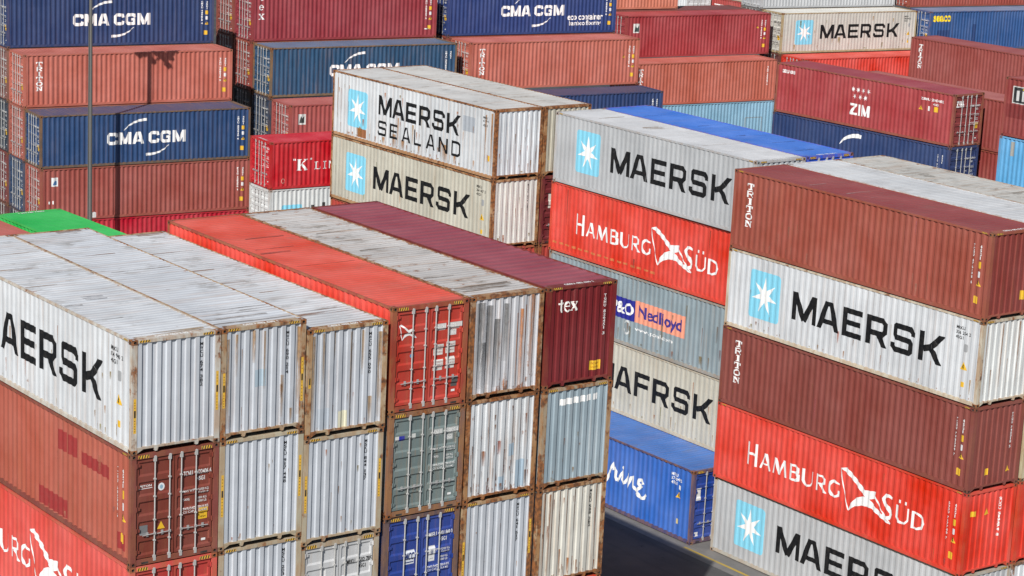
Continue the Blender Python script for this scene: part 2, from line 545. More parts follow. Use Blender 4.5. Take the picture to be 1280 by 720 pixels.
def sealand():
    t = .17; o = []
    S = stroke([(.96, .72), (.96, .84), (.86, .92), (.14, .92), (.08, .86), (.08, .58), (.14, .52), (.86, .49), (.92, .43), (.92, .15), (.86, .08), (.12, .08), (.03, .16), (.03, .28)], t)
    E_ = rect(0, 0, t, 1) + rect(t, .84, .92, 1) + rect(t, .43, .84, .58) + rect(t, 0, .92, .16)
    A = clip01(stroke([(.06, -.1), (.5, 1.1)], t) + stroke([(.98, -.1), (.54, 1.1)], t)) + rect(.24, .2, .8, .34)
    Lq = rect(0, 0, t, 1) + rect(t, 0, .85, .16)
    N_ = rect(0, 0, t, 1) + rect(.86, 0, .86 + t, 1) + clip01(stroke([(.06, 1.02), (.96, -.02)], t))
    Dq = rect(0, 0, t, 1) + stroke([(t, .92), (.75, .92), (.93, .8), (.93, .2), (.75, .08), (t, .08)], t)
    x = 0
    for g in (S, E_, A, Lq, A, N_, Dq): o += xf(g, .62, 1, x, 0); x += .9
    return xf(o, 1 / 6.03, 1)
def star7():
    o = []
    for i in range(7):
        a = R(90 + i * 360 / 7); h = R(360 / 14)
        tip = (.5 + .5 * cos(a), .5 + .5 * sin(a))
        q = .17
        o.append([(.5, .5), (.5 + q * cos(a - h), .5 + q * sin(a - h)), tip, (.5 + q * cos(a + h), .5 + q * sin(a + h))])
    return o
def round_rect(x0, y0, x1, y1, r):
    p = []
    for cx, cy, a in ((x1 - r, y1 - r, 0), (x0 + r, y1 - r, 90), (x0 + r, y0 + r, 180), (x1 - r, y0 + r, 270)):
        p += arc(cx, cy, r, r, a, a + 90, 5)
    return [p]

# font text through Blender's built-in font
TXT = {}
def text_polys(s, bold=0.0):
    k = (s, bold)
    if k in TXT: return TXT[k]
    cu = bpy.data.curves.new('txt', 'FONT'); cu.body = s; cu.size = 1; cu.offset = bold
    cu.resolution_u = 3
    ob = bpy.data.objects.new('txt', cu); COL.objects.link(ob)
    dg = bpy.context.evaluated_depsgraph_get(); dg.update()
    me = bpy.data.meshes.new_from_object(ob.evaluated_get(dg))
    polys = [[(me.vertices[i].co.x, me.vertices[i].co.y) for i in p.vertices] for p in me.polygons]
    bpy.data.objects.remove(ob); bpy.data.curves.remove(cu); bpy.data.meshes.remove(me)
    xs = [p[0] for q in polys for p in q] or [0, 1]; ys = [p[1] for q in polys for p in q] or [0, 1]
    x0, x1, y0, y1 = min(xs), max(xs), min(ys), max(ys)
    TXT[k] = ([[((x - x0) / (x1 - x0), (y - y0) / max(1e-6, y1 - y0)) for x, y in q] for q in polys], (x1 - x0) / max(1e-6, y1 - y0))
    return TXT[k]
def text_in(s, x0, y0, x1, y1, bold=0.0):
    p, _ = text_polys(s, bold)
    return xf(p, x1 - x0, y1 - y0, x0, y0)
def text_at(s, x, y, h, bold=0.0, wide=1.0):
    p, asp = text_polys(s, bold)
    return xf(p, h * asp * wide, h, x, y)
def text_down(s, x, ytop, h, bold=.0, gap=.16, w=None):
    """letters stacked downwards, centred on x"""
    o = []; y = ytop
    for c in s:
        if c == ' ': y -= h * .8; continue
        p, asp = text_polys(c, bold)
        ww = (w or h * min(asp, 1.1))
        if c in '1I': ww *= .4
        o += xf(p, ww, h, x - ww / 2, y - h); y -= h * (1 + gap)
    return o

# slab-serif vertical word on brown boxes
def slab(c):
    if c == 'T': return rect(0, .84, 1, 1) + rect(0, .62, .15, .84) + rect(.85, .62, 1, .84) + rect(.40, .14, .60, .84) + rect(.22, 0, .78, .14)
    if c == 'R': return rect(.08, 0, .29, 1) + stroke([(.29, .93), (.68, .93), (.84, .82), (.84, .62), (.68, .50), (.29, .50)], [.14, .14, .2, .2, .14, .13]) + stroke([(.48, .46), (.86, .04)], .2) 
    if c == 'I': return rect(.37, .1, .63, .9) + rect(.27, 0, .73, .1) + rect(.27, .9, .73, 1)
    if c == 'O': return stroke(arc(.5, .5, .40, .42, 0, 360, 16)[:-1], .2, True)
    if c == 'N': return rect(.12, 0, .28, 1) + rect(0, 0, .12, .12) + rect(.28, 0, .4, .12) + rect(0, .88, .12, 1) + stroke([(.24, .95), (.78, .05)], .2) + rect(.74, 0, .90, 1) + rect(.6, .88, .74, 1) + rect(.90, .88, 1, 1)
def triton_polys():
    o = []; y = 2.52
    for c in 'TRITON':
        y -= .268; o += xf(slab(c), .37, .232, .69, y)
    return o
# bold serif lowercase
def serif_tex(c):
    if c == 't': return rect(.28, .15, .54, 1) + rect(.0, .62, .92, .76) + stroke([(.41, .22), (.46, .07), (.62, .05), (.86, .16)], [.2, .15, .1, .06])
    if c == 'e': return stroke(arc(.5, .36, .36, .33, 350, 10, 4)[:1] + arc(.5, .36, .36, .33, 8, 320, 14), [.10] * 5 + [.16] * 6 + [.12] * 5)  + rect(.16, .36, .84, .44)
    if c == 'x': return clip01(stroke([(.12, .72), (.88, 0)], .22) + stroke([(.88, .74), (.12, -.02)], .09), 0, .72) + rect(.0, .66, .42, .73) + rect(.62, .66, 1, .73) + rect(0, 0, .36, .07) + rect(.58, 0, 1, .07)
# thin humanist capitals for the red boxes (x ranges measured on the panel)
def hs_polys():
    o = []; BOLD[0] = 1.06
    def put(p, x0, x1, y0, y1): o.extend(xf(p, x1 - x0, y1 - y0, x0, y0))
    t = .16
    put(rect(0, 0, .2, 1) + rect(.8, 0, 1, 1) + rect(.2, .45, .8, .56), 1.74, 2.25, .98, 1.83)
    b, c = 1.02, 1.62
    Aq = clip01(stroke([(.06, 0), (.5, 1.06)], .12) + stroke([(.9, 0), (.48, 1.06)], .2)) + rect(.26, .28, .74, .38)
    put(Aq, 2.42, 3.0, b, c)
    put(clip01(stroke([(.08, -.05), (.2, 1.05)], .1) + stroke([(.2, 1.02), (.5, .04)], .17) + stroke([(.8, 1.02), (.5, .04)], .1) + stroke([(.8, 1.05), (.93, -.05)], .17)), 3.06, 3.82, b, c)
    Bq = rect(0, 0, .24, 1) + stroke([(.22, .94), (.6, .94), (.84, .8), (.84, .64), (.6, .53), (.22, .53)], [.12, .14, .22, .22, .12, .1]) + stroke([(.6, .53), (.9, .4), (.9, .18), (.6, .06), (.22, .06)], [.1, .24, .24, .14, .12])
    put(Bq, 3.95, 4.45, b, c)
    Uq = stroke([(.1, 1), (.1, .3), (.28, .08), (.5, .05), (.74, .1), (.92, .3), (.92, 1)], [.2, .2, .16, .12, .1, .1, .1])
    put(Uq, 4.6, 5.15, b, c)
    put(rect(0, 0, .2, 1) + stroke([(.18, .94), (.56, .94), (.82, .8), (.82, .6), (.56, .47), (.18, .47)], [.1, .12, .2, .2, .1, .1]) + clip01(stroke([(.42, .46), (.98, -.05)], .2)), 5.3, 5.8, b, c)
    put(stroke([(.92, .86)] + arc(.54, .5, .44, .45, 60, 300, 12) + [(.9, .2), (.9, .46)], [.1, .1] + [.16] * 3 + [.19] * 6 + [.13] * 2 + [.12, .17, .17]), 5.9, 6.48, b, c)
    put(stroke([(.88, .9), (.6, .97), (.28, .93), (.1, .76), (.24, .58), (.7, .42), (.9, .24), (.76, .06), (.42, .02), (.06, .1)], [.1, .12, .15, .2, .2, .22, .2, .15, .12, .1]), 8.5, 8.98, 1.0, 1.84)
    put(Uq, 9.14, 9.74, 1.02, 1.62)
    put(rect(.2, 0, .34, .8) + rect(.66, 0, .8, .8), 9.14, 9.74, 1.72, 1.86)
    put(rect(0, 0, .17, 1) + stroke([(.15, .94), (.45, .94), (.8, .8), (.9, .5), (.8, .2), (.45, .06), (.15, .06)], [.1, .12, .17, .19, .17, .12, .1]), 9.88, 10.46, 1.02, 1.62)
    up = [(6.43,2.15),(6.75,2.24),(7.13,2.04),(7.66,1.69),(8.18,1.78),(8.15,1.52),(7.81,1.4),(7.51,1.56),(7.09,1.87),(6.66,2.08)]
    lo = [(6.92,.73),(7.04,1.04),(7.28,1.31),(7.62,1.46),(7.89,1.45),(8.24,1.22),(8.56,1.06),(8.93,.83),(8.7,.87),(8.33,1.0),(7.99,1.14),(7.6,1.12),(7.22,.98)]
    BOLD[0] = 1.0
    o.extend(poly_tris(up)); o.extend(poly_tris(lo))
    o.extend(stroke([(6.46, 2.13), (6.64, 1.5), (6.93, .76)], [.06, .04, .05]))
    o.extend(stroke([(8.15, 1.6), (8.5, 1.2), (8.92, .86)], [.07, .045, .04]))
    return o
def flag_mark():
    up = [(6.43,2.15),(6.75,2.24),(7.13,2.04),(7.66,1.69),(8.18,1.78),(8.15,1.52),(7.81,1.4),(7.51,1.56),(7.09,1.87),(6.66,2.08)]
    lo = [(6.92,.73),(7.04,1.04),(7.28,1.31),(7.62,1.46),(7.89,1.45),(8.24,1.22),(8.56,1.06),(8.93,.83),(8.7,.87),(8.33,1.0),(7.99,1.14),(7.6,1.12),(7.22,.98)]
    o = poly_tris(up) + poly_tris(lo) + stroke([(6.46, 2.13), (6.64, 1.5), (6.93, .76)], .09) + stroke([(8.15, 1.6), (8.5, 1.2), (8.92, .86)], .07)
    return xf(o, 1 / 2.5, 1 / 1.51, -6.43 / 2.5, -.73 / 1.51)
def swoosh():
    return stroke([(4.9, 1.83), (5.05, 2.06), (5.35, 2.28), (5.75, 2.43), (6.1, 2.48), (6.34, 2.46)], [.02, .10, .17, .22, .24, .20])
def shipping_line_caps():
    """heavy white capitals with one swoosh above and one below"""
    o = []
    def put(p, x0, x1): o.extend(xf(p, x1 - x0, .66, x0, 1.14))
    Cq = stroke([(.97, .64), (.92, .84), (.72, .87), (.28, .87), (.14, .74), (.14, .26), (.28, .13), (.72, .13), (.92, .16), (.97, .36)], .26)
    Gq = Cq[:-1] + stroke([(.72, .13), (.88, .18), (.88, .48), (.56, .48)], .2)
    Mq = rect(0, 0, .24, 1) + rect(.76, 0, 1, 1) + clip01(stroke([(.12, 1.05), (.5, .06)], .23) + stroke([(.88, 1.05), (.5, .06)], .23))
    Aq = clip01(stroke([(.1, -.1), (.46, 1.08)], .25) + stroke([(.9, -.1), (.54, 1.08)], .25)) + rect(.25, .18, .75, .36)
    put(Cq, 3.75, 4.34); put(Mq, 4.44, 5.14); put(Aq, 5.2, 5.9)
    put(Cq, 6.16, 6.72); put(Gq, 6.84, 7.42); put(Mq, 7.56, 8.33)
    up = [(4.73, 1.90), (4.95, 2.13), (5.25, 2.30), (5.6, 2.42), (6.03, 2.47)]
    o.extend(stroke(up, [.02, .06, .10, .13, .15]))
    lo = [(6.0, .53), (6.4, .55), (6.75, .63), (7.05, .78), (7.34, 1.02)]
    o.extend(stroke(lo, [.15, .13, .10, .06, .02]))
    return o
def script_word():
    o = []
    for pts in ([(7.05, 1.0), (7.2, 1.25), (7.32, 1.55), (7.47, 1.84), (7.50, 1.68), (7.62, 1.72), (7.68, 1.62), (7.66, 1.4), (7.76, 1.26)],
                [(7.76, 1.26), (7.9, 1.4), (8.05, 1.68), (8.06, 1.38), (8.14, 1.28), (8.28, 1.36)],
                [(8.28, 1.36), (8.43, 1.66), (8.44, 1.24), (8.58, 1.6), (8.72, 1.66), (8.72, 1.34), (8.86, 1.24)],
                [(8.86, 1.24), (9.0, 1.16), (9.2, .99), (9.4, 1.02), (9.54, 1.21)],
                [(9.33, 1.55), (9.26, 1.70), (9.08, 1.66), (9.01, 1.52), (9.22, 1.44), (9.02, 1.28), (8.97, 1.08), (9.2, .99)],
                # the capital and the first letters, beyond the neighbouring stack
                [(4.6, 1.0), (4.8, 1.9), (5.1, 1.2), (5.45, 2.0), (5.55, 1.1), (5.7, 1.05)],
                [(6.5, 1.6), (6.3, 1.62), (6.15, 1.35), (6.3, 1.12), (6.52, 1.4), (6.56, 1.6), (6.58, 1.2), (6.75, 1.1), (7.05, 1.0)]):
        o += stroke(pts, .125)
    o.append(arc(8.09, 1.87, .07, .07, 0, 330, 9))
    return o
def serif_kline():
    o = []
    def put(p, x0, x1, y0, y1): o.extend(xf(p, x1 - x0, y1 - y0, x0, y0))
    Kq = rect(.12, .0, .32, 1) + rect(0, 0, .44, .07) + rect(0, .93, .44, 1) + stroke([(.3, .42), (.85, .97)], .08) + stroke([(.44, .58), (.9, .03)], .2) + rect(.66, .93, 1, 1) + rect(.68, 0, 1, .07)
    Lq = rect(.15, 0, .4, 1) + rect(0, .93, .55, 1) + rect(0, 0, .95, .08) + rect(.86, .08, .95, .3)
    Iq = rect(.35, 0, .65, 1) + rect(.1, 0, .9, .08) + rect(.1, .92, .9, 1)
    Nq = rect(.12, 0, .22, 1) + rect(.78, 0, .88, 1) + stroke([(.15, .98), (.85, .03)], .18) + rect(0, .93, .2, 1) + rect(.66, .93, 1, 1)
    Eq = rect(.15, 0, .4, 1) + rect(.4, 0, .95, .08) + rect(.4, .92, .9, 1) + rect(.4, .46, .75, .54)
    put(Kq, 1.60, 2.26, .97, 1.58)
    put(Lq, 2.66, 3.06, .99, 1.40); put(Iq, 3.16, 3.42, .99, 1.40); put(Nq, 3.52, 3.98, .99, 1.40); put(Eq, 4.08, 4.46, .99, 1.40)
    for x in (1.40, 1.48, 2.40, 2.48): put(rect(0, 0, 1, 1), x, x + .045, 1.52, 1.62)
    return o

# ------------------------------------------------------------------ wrapping polygons on the panels
def wrap(polys, axis, breaks, mapping, step=0.00035, m=0, b=None):
    b = b or MB()
    for k, poly in enumerate(polys):
        lo = min(p[axis] for p in poly); hi = max(p[axis] for p in poly)
        cuts = [lo] + [c for c in breaks if lo + 1e-6 < c < hi - 1e-6] + [hi]
        lift = (k % 12) * step
        for c0, c1 in zip(cuts, cuts[1:]):
            q = poly
            if c0 > lo or c1 < hi:
                sw = clip_half([(p[1], p[0]) for p in q], c0, True)
                if len(sw) > 2: sw = clip_half(sw, c1, False)
                q = [(p[1], p[0]) for p in sw]
            if len(q) > 2: b.face([mapping(p[0], p[1], lift) for p in q], m)
    return b
def side_decal(L, depth, polys, lift0=.003, m=0, b=None):
    pr = PROF_SIDE[L, depth]
    return wrap(polys, 0, pr.br, lambda s, t, l: (s, SIDE_OFF + pr(s) - lift0 - l, t), m=m, b=b)
def end_decal(L, polys, lift0=.003, m=0, b=None):
    return wrap(polys, 0, PROF_END.br, lambda u, t, l: (L - END_OFF - PROF_END(u) + lift0 + l, u, t), m=m, b=b)
def door_decal(L, H, polys, lift0=.003, m=0, b=None):
    br, val = door_prof(H)
    return wrap([[(p[1], p[0]) for p in q] for q in polys], 0, br, lambda t, u, l: (L - DOOR_OFF - door_depth(H, t) + lift0 + l, u, t), m=m, b=b)
def hazard(b, x0, x1, z0, z1, put, slant=1):
    """yellow strip with black slanted bars; put(x, z, lift) -> point"""
    b.face([put(x0, z0, 0), put(x1, z0, 0), put(x1, z1, 0), put(x0, z1, 0)], 0)
    n = 4; p = (x1 - x0) / n; h = z1 - z0
    for i in range(n):
        a = x0 + i * p + .1 * p
        q = [(a, z0), (a + .45 * p, z0), (a + .45 * p + .35 * p * slant, z1), (a + .35 * p * slant, z1)]
        b.face([put(min(max(x, x0), x1), z, .001) for x, z in q], 1)

# ------------------------------------------------------------------ building one container
WHITE, BLACK = (.80, .80, .79), (.006, .007, .009)
SKY = (.22, .58, .75)
YELLOW = (.75, .45, .03)
GREY = (.30, .31, .32)
def link(name, me, root, color=None, rust=0.0, seed=0.0, parent=None, rotz=0.0, under=None):
    o = bpy.data.objects.new(name, me); COL.objects.link(o)
    o.parent = parent or root
    if color is not None: o.color = (*color, 1)
    o['rust'] = float(rust); o['seed'] = float(seed)
    if under is not None: o['under'] = float(under)
    o.rotation_euler.z = rotz
    return o

class Box:
    """one shipping container; local x runs along it, the lettered side is y = 0"""
    def __init__(self, pose, ztop, col, label, group, L=L40, H=HC, roof=None, endcol=None, frame=None, rust=.2, rroof=None, rframe=None,
                 near='blank', far='door', scale=1.0, rend=None, nroof=0, depth=.042):
        x, y, rot = pose
        r = R(rot); self.L, self.H = L, H
        cx, cy = L / 2 * scale, W / 2
        root = bpy.data.objects.new('shipping_container', None); COL.objects.link(root)
        root.empty_display_size = .3
        root.location = (x + cx * cos(r) - cy * sin(r), y + cx * sin(r) + cy * cos(r), ztop - H)
        root.rotation_euler = (0, 0, r); root.scale.x = scale
        root['label'] = label; root['category'] = 'container'; root['group'] = group
        self.root = root; self.col = col; self.depth = depth
        seed = random.random(); self.seed = seed
        roof = roof or col; endcol = endcol or col; frame = frame or col
        rroof = rust if rroof is None else rroof; rframe = min(1, rust * 1.5) if rframe is None else rframe
        rend = rust if rend is None else rend
        self.rust, self.under = rust, sum(col) / 3
        self.endcol = endcol
        g = lambda key, fn, *a: cached((key, L, H) + a, lambda: fn(L, H, *a))
        for k in (0, 1):
            link('side_wall', g('side', side_mesh, depth), root, col, rust, seed + k * .31, rotz=k * pi)
        link('roof_panel', g('roof', roof_mesh, nroof), root, roof, rroof, seed)
        link('floor', g('floor', floor_mesh), root, (.02, .02, .02))
        for k in (0, 1):
            link('top_rail', g('trail', top_rail), root, frame, rframe, seed + k, rotz=k * pi)
            link('bottom_rail', g('brail', bottom_rail), root, frame, rframe * .7, seed + k, rotz=k * pi)
            for mir in (False, True):
                p = link('corner_post', g('post', post_mesh, mir), root, frame, rframe, seed + k * .7 + mir * .2, rotz=k * pi)
                for top in (False, True):
                    link('corner_casting', g('cast', casting_mesh, mir, top), root, tuple(c * .7 for c in frame), min(1, rframe + .3), seed + k + mir * .3, parent=p)
        for end, rz in ((near, 0.0), (far, pi)):
            if end == 'blank':
                link('end_wall', g('end', end_mesh), root, endcol, rend, seed + rz, rotz=rz)
                link('end_rail', g('hb', header_blank), root, frame, rframe, seed + rz, rotz=rz)
                link('end_rail', g('sb', sill_blank), root, frame, rframe, seed + rz + .4, rotz=rz)
            else:
                link('end_rail', g('hd', header_door), root, frame, rframe, seed + rz, rotz=rz)
                link('end_rail', g('sd', sill_door), root, frame, rframe, seed + rz + .4, rotz=rz)
                link('door_gasket', g('gask', gasket_mesh), root, (.018, .017, .016), rotz=rz)
                for right in (False, True):
                    d = link('door', g('leaf', leaf_mesh, right), root, endcol, rend, seed + rz + right * .2, rotz=rz)
                    for i in range(5): link('hinge', g('hinge', hinge_mesh, right, i), root, endcol, rframe, seed, parent=d)
                    for i in ((2, 3) if right else (0, 1)):
                        link('locking_bar', g('bar', bar_mesh, i), root, (.55, .55, .54), parent=d)
                        link('handle', g('handle', handle_mesh, i), root, (.42, .42, .42), parent=d)
        self.near, self.far = near, far
    def mk(self, name, b, mats, color, rz=0.0, parent=None):
        for q in pieces(b):
            link(name, q.mesh(name, mats, False, C0(self.L)), self.root, color, 0, self.seed, rotz=rz, under=self.under, parent=parent)
    # ---- markings on the long side
    def side(self, name, polys, color, lift=.003, mat=None, key=None):
        fn = lambda: [q.mesh(name, [mat or M_MARK], False, C0(self.L)) for q in pieces(side_decal(self.L, self.depth, polys, lift))]
        for me in (cached(('sd', key, self.L, self.depth, lift), fn) if key else fn()):
            link(name, me, self.root, color, 0, self.seed, under=self.under)
    def roof_stain(self, rects, color=(.10, .075, .055)):
        pr = PROF_ROOF[self.L]
        for x0, x1, y0, y1 in rects:
            b = wrap(rect(x0, y0, x1, y1), 0, pr.br, lambda x, y, l: (x, y, self.H - .008 - pr(x) + .002))
            self.mk('roof_stain', b, [M_STAIN], color)
    def runs(self, where, spots, color=(.20, .075, .025), end='near'):
        """rust runs: (place along the panel, top, bottom, width)"""
        H = self.H
        for u, t1, t0, w in spots:
            polys = []; R_ = 5
            for i in range(R_):
                a, c = t1 + (t0 - t1) * i / R_, t1 + (t0 - t1) * (i + 1) / R_
                polys += rect(u - w / 2, c, u, a) + rect(u, c, u + w / 2, a)
            b = wrap(polys, 0, (PROF_SIDE[self.L, self.depth] if where == 'side' else PROF_END).br, lambda s, t, l: (s, t, 0))
            co = list(b.v)
            if where == 'side':
                pr = PROF_SIDE[self.L, self.depth]; b.v = [(x, SIDE_OFF + pr(x) - .0025, t) for x, t, q in co]
            else:
                b.v = [(self.L - END_OFF - PROF_END(x) + .0025, x, t) for x, t, q in co]
            me = b.mesh('rust_run', [M_RUN], False, C0(self.L))
            at = me.attributes.new('fade', 'FLOAT', 'POINT')
            at.data.foreach_set('value', [max(0, 1 - abs(x - u) / (w / 2)) ** .45 * (1 - .85 * ((t1 - t) / (t1 - t0)) ** 1.5) for x, t, q in co])
            link('rust_run', me, self.root, color, rotz=self.rz(end) if where == 'end' else 0)
    def scatter(self, where, n, color=(.36, .16, .05), top=.35, w=(.018, .07), ln=(.12, .55), seed=1, end='near'):
        """many small rust runs of uneven length, most of them low on the panel"""
        g = random.Random(seed * 7919 + int(self.seed * 0))
        W_ = self.L if where == 'side' else W
        for i in range(n):
            t1 = .25 + (self.H - .45) * (g.random() ** (1 / top - 1) if top < .5 else g.random())
            l = g.uniform(*ln) * (1 if g.random() < .8 else 2.2)
            self.runs(where, [(g.uniform(.22, W_ - .22), t1, max(.2, t1 - l), g.uniform(*w) * (1 if g.random() < .85 else 1.8))], tuple(c * g.uniform(.6, 1.15) for c in color), end)
    def rz(self, end): return 0.0 if end == 'near' else pi
    def end(self, name, polys, color, end='near', lift=.003, mat=None):
        kind = self.near if end == 'near' else self.far
        b = end_decal(self.L, polys, lift) if kind == 'blank' else door_decal(self.L, self.H, polys, lift)
        self.mk(name, b, [mat or M_MARK], color, self.rz(end))
    # ---- sets of markings
    def star_lines(self, text=True, worn=False, text_y=(1.0, 2.0), text_x=(3.43, 10.6), panel=(1.22, .62, 2.78, 2.36)):
        self.side('star_panel', round_rect(*panel, .14), SKY, .002, key=('panel', panel))
        w, h = panel[2] - panel[0], panel[3] - panel[1]
        self.side('star_emblem', xf(star7(), w * .86, w * .90, panel[0] + w * .07, (panel[1] + panel[3]) / 2 - w * .45), (.82, .83, .82), .0045, key=('star', panel))
        if text:
            self.side('lettering', xf(block_caps(worn), text_x[1] - text_x[0], text_y[1] - text_y[0], text_x[0], text_y[0]), BLACK, .003, key=('caps', worn, text_y, text_x))
    def black_codes(self):
        n = random.randint(100, 999); m = random.randint(100, 999)
        p = text_in('MRKU', 11.05, 2.42, 11.42, 2.53, .02) + text_in('%d %d 2' % (n, m), 11.05, 2.26, 11.68, 2.37, .02) + text_in('45G1', 11.05, 2.10, 11.38, 2.21, .02)
        self.side('id_code', p, BLACK)
        self.side('sticker', round_rect(11.45, 1.72, 11.6, 1.98, .04), GREY)
        self.triangle(11.5, 1.12)
        self.side('caution_plate', rect(11.44, .55, 11.58, .72), YELLOW, mat=M_PLAIN)
    def triangle(self, x, y, s=.30):
        self.side('warning_sign', [[(x - s / 2, y), (x + s / 2, y), (x, y + s * .9)]], YELLOW, mat=M_PLAIN)
        self.side('warning_mark', [[(x - .02, y + .05), (x + .03, y + .05), (x - .005, y + .12), (x + .02, y + .12), (x, y + .2), (x - .04, y + .1)]], BLACK, .006)
    def white_codes(self, prefix='TCNU', plates=True, full=True):
        num = '%d' % random.randint(100000, 999999)
        self.side('id_code', text_down(prefix + ' ' + num + ' ' + num[0], 11.46, 2.42, .092, .03, w=.085) +
                  (text_down('45G1', 11.76, 2.42, .105, .03, w=.09) if full else []), WHITE)
        if plates:
            self.side('caution_plate', round_rect(11.68, 1.66, 11.82, 1.88, .02), YELLOW, mat=M_PLAIN)
            self.side('sticker', round_rect(11.69, 1.36, 11.81, 1.56, .03), (.7, .7, .72), mat=M_PLAIN)
            self.triangle(11.76, 1.08, .22)
            self.side('caution_plate', round_rect(11.6, .50, 11.8, .74, .02), YELLOW, mat=M_PLAIN)
    def hazard_sides(self):
        L, H = self.L, self.H
        for a, c, d in ((L - .50, L - .17, 1), (.17, .50, -1)):
            b = MB(); hazard(b, a + .06, c - .06, H - .06, H - .018, lambda x, z, l: (x, -.0015 - l, z), d)
            self.mk('hazard_stripe', b, [M_YEL, M_BLK], YELLOW)
    def hazard_end(self, end='near', door=False):
        L, H = self.L, self.H
        z0, z1 = (H - .118, H - .02) if door else (H - .082, H - .008)
        for y0, y1, s in ((.18, .52, 1), (W - .52, W - .18, 1)):
            b = MB(); hazard(b, y0 + .02, y1 - .03, z0 + .008, z1 - .008, lambda x, z, l: (L - .0025 + l, x, z), s)
            self.mk('hazard_stripe', b, [M_YEL, M_BLK], YELLOW, self.rz(end))
    def height_strips(self, end='near', left=(.75, 1.5), right=(.85, 1.85)):
        for y0, y1, zz in ((.055, .125, left), (W - .125, W - .055, right)):
            if not zz: continue
            b = MB(); z0, z1 = zz; x = self.L - .0025
            b.face([(x, y0, z0), (x, y1, z0), (x, y1, z1), (x, y0, z1)], 0)
            zc = (z0 + z1) / 2 + .05
            b.face([(x + .001, y0 + .012, zc - .09), (x + .001, y1 - .012, zc - .09), (x + .001, y1 - .012, zc + .09), (x + .001, y0 + .012, zc + .09)], 1)
            for i in range(12):
                z = z0 + .04 + i * (z1 - z0 - .08) / 12
                if abs(z - zc) > .13:
                    b.face([(x + .001, y0 + .02, z), (x + .001, y1 - .025, z), (x + .001, y1 - .025, z + .018), (x + .001, y0 + .02, z + .018)], 1)
            self.mk('height_strip', b, [M_YEL, M_BLK], YELLOW, self.rz(end))
    def end_code(self, color=BLACK, u=1.93, top=2.62, end='near', text='MWCU 674 382'):
        self.end('id_code', text_down(text, u, top, .085, .02, w=.08), color, end)
        # name strip along the roof edge
    def roof_strip(self, end='near', color=WHITE, u=(.7, 1.7)):
        L, H = self.L, self.H
        b = MB()
        for q in text_in('GESU 482 630 1', u[0], 0, u[1], .13, .03):
            b.face([(L - .12 - y, x, H - .0015) for x, y in q])
        self.mk('roof_code', b, [M_MARK], color, self.rz(end))
    def door_marks(self, prefix, code, end='near', color=WHITE, left=None, plate=True, spec=True, block=None, tri=True):
        p = text_in(prefix, 1.46, 2.12, 1.72, 2.25, .02) + text_in(code, 1.84, 2.12, 2.24, 2.25, .02) + text_in('45G1', 1.86, 1.95, 2.08, 2.06, .02)
        if block: self.end('code_plate', rect(1.44, 2.09, 1.74, 2.28) + rect(1.83, 2.09, 2.26, 2.28) + rect(1.84, 1.92, 2.1, 2.08), block, end, .002, M_PLAIN)
        self.end('id_code', p, color, end, .005)
        if spec:
            q = []
            for i, (a, c) in enumerate((('MAX WT', '32500 KG'), ('', '71650 LB'), ('TARE', '3890 KG'), ('', '8580 LB'), ('PAYLOAD', '28610 KG'), ('CU CAP', '76.4 M3'))):
                z = 1.70 - i * .085 - (.06 if i > 1 else 0) - (.06 if i > 3 else 0)
                if a: q += text_in(a, 1.46, z, 1.46 + .05 * len(a), z + .06, .01)
                q += text_in(c, 1.88, z, 1.88 + .036 * len(c), z + .06, .01)
            self.end('weight_table', q, color, end, .005)
        if plate:
            self.end('caution_plate', rect(1.9, .93, 2.16, 1.24), YELLOW, end, .004, M_PLAIN)
            self.end('caution_text', text_in('CAUTION', 1.92, 1.15, 2.13, 1.2) + text_in("9'6\"", 1.97, 1.06, 2.09, 1.12) + text_in('HIGH', 1.95, .97, 2.11, 1.02), BLACK, end, .006)
        if tri:
            self.end('warning_sign', [[(.76, .86), (.98, .86), (.87, 1.06)]], YELLOW, end, .004, M_PLAIN)
            self.end('data_plate', rect(.28, .78, .5, 1.02), (.16, .17, .18), end, .004, M_PLAIN)
        self.end('sticker', rect(2.0, .36, 2.12, .42), WHITE, end, .004, M_PLAIN)

# ------------------------------------------------------------------ colours (paint, not sunlight)
C_WHITE = (.565, .59, .615); C_GREYW = (.42, .435, .45); C_CREAM = (.49, .47, .395); C_LGREY = (.465, .495, .54)
C_BROWN = (.28, .066, .045); C_DBROWN = (.205, .052, .042); C_RED = (.62, .040, .022); C_MAROON = (.155, .013, .017)
C_SALMON = (.44, .122, .088); C_NAVY = (.020, .058, .155); C_NAVY2 = (.022, .046, .135); C_WINE = (.33, .045, .050)
C_MARINE = (.032, .125, .46); C_ROYAL = (.022, .10, .62); C_GREEN = (.035, .42, .085); C_SLATE = (.23, .29, .32)
C_LBLUE = (.20, .37, .50); C_CRIM = (.46, .010, .018); C_BLUEGREY = (.265, .335, .38)
F_RUST = (.30, .22, .14)
GA, GD, GM, GB = 'containers of the front block', 'containers of the five high stack at the lane', 'containers stacked beyond the lane', 'containers of the back row'
GZ = 'containers stacked on the far side'
Z = lambda n: n * TIER

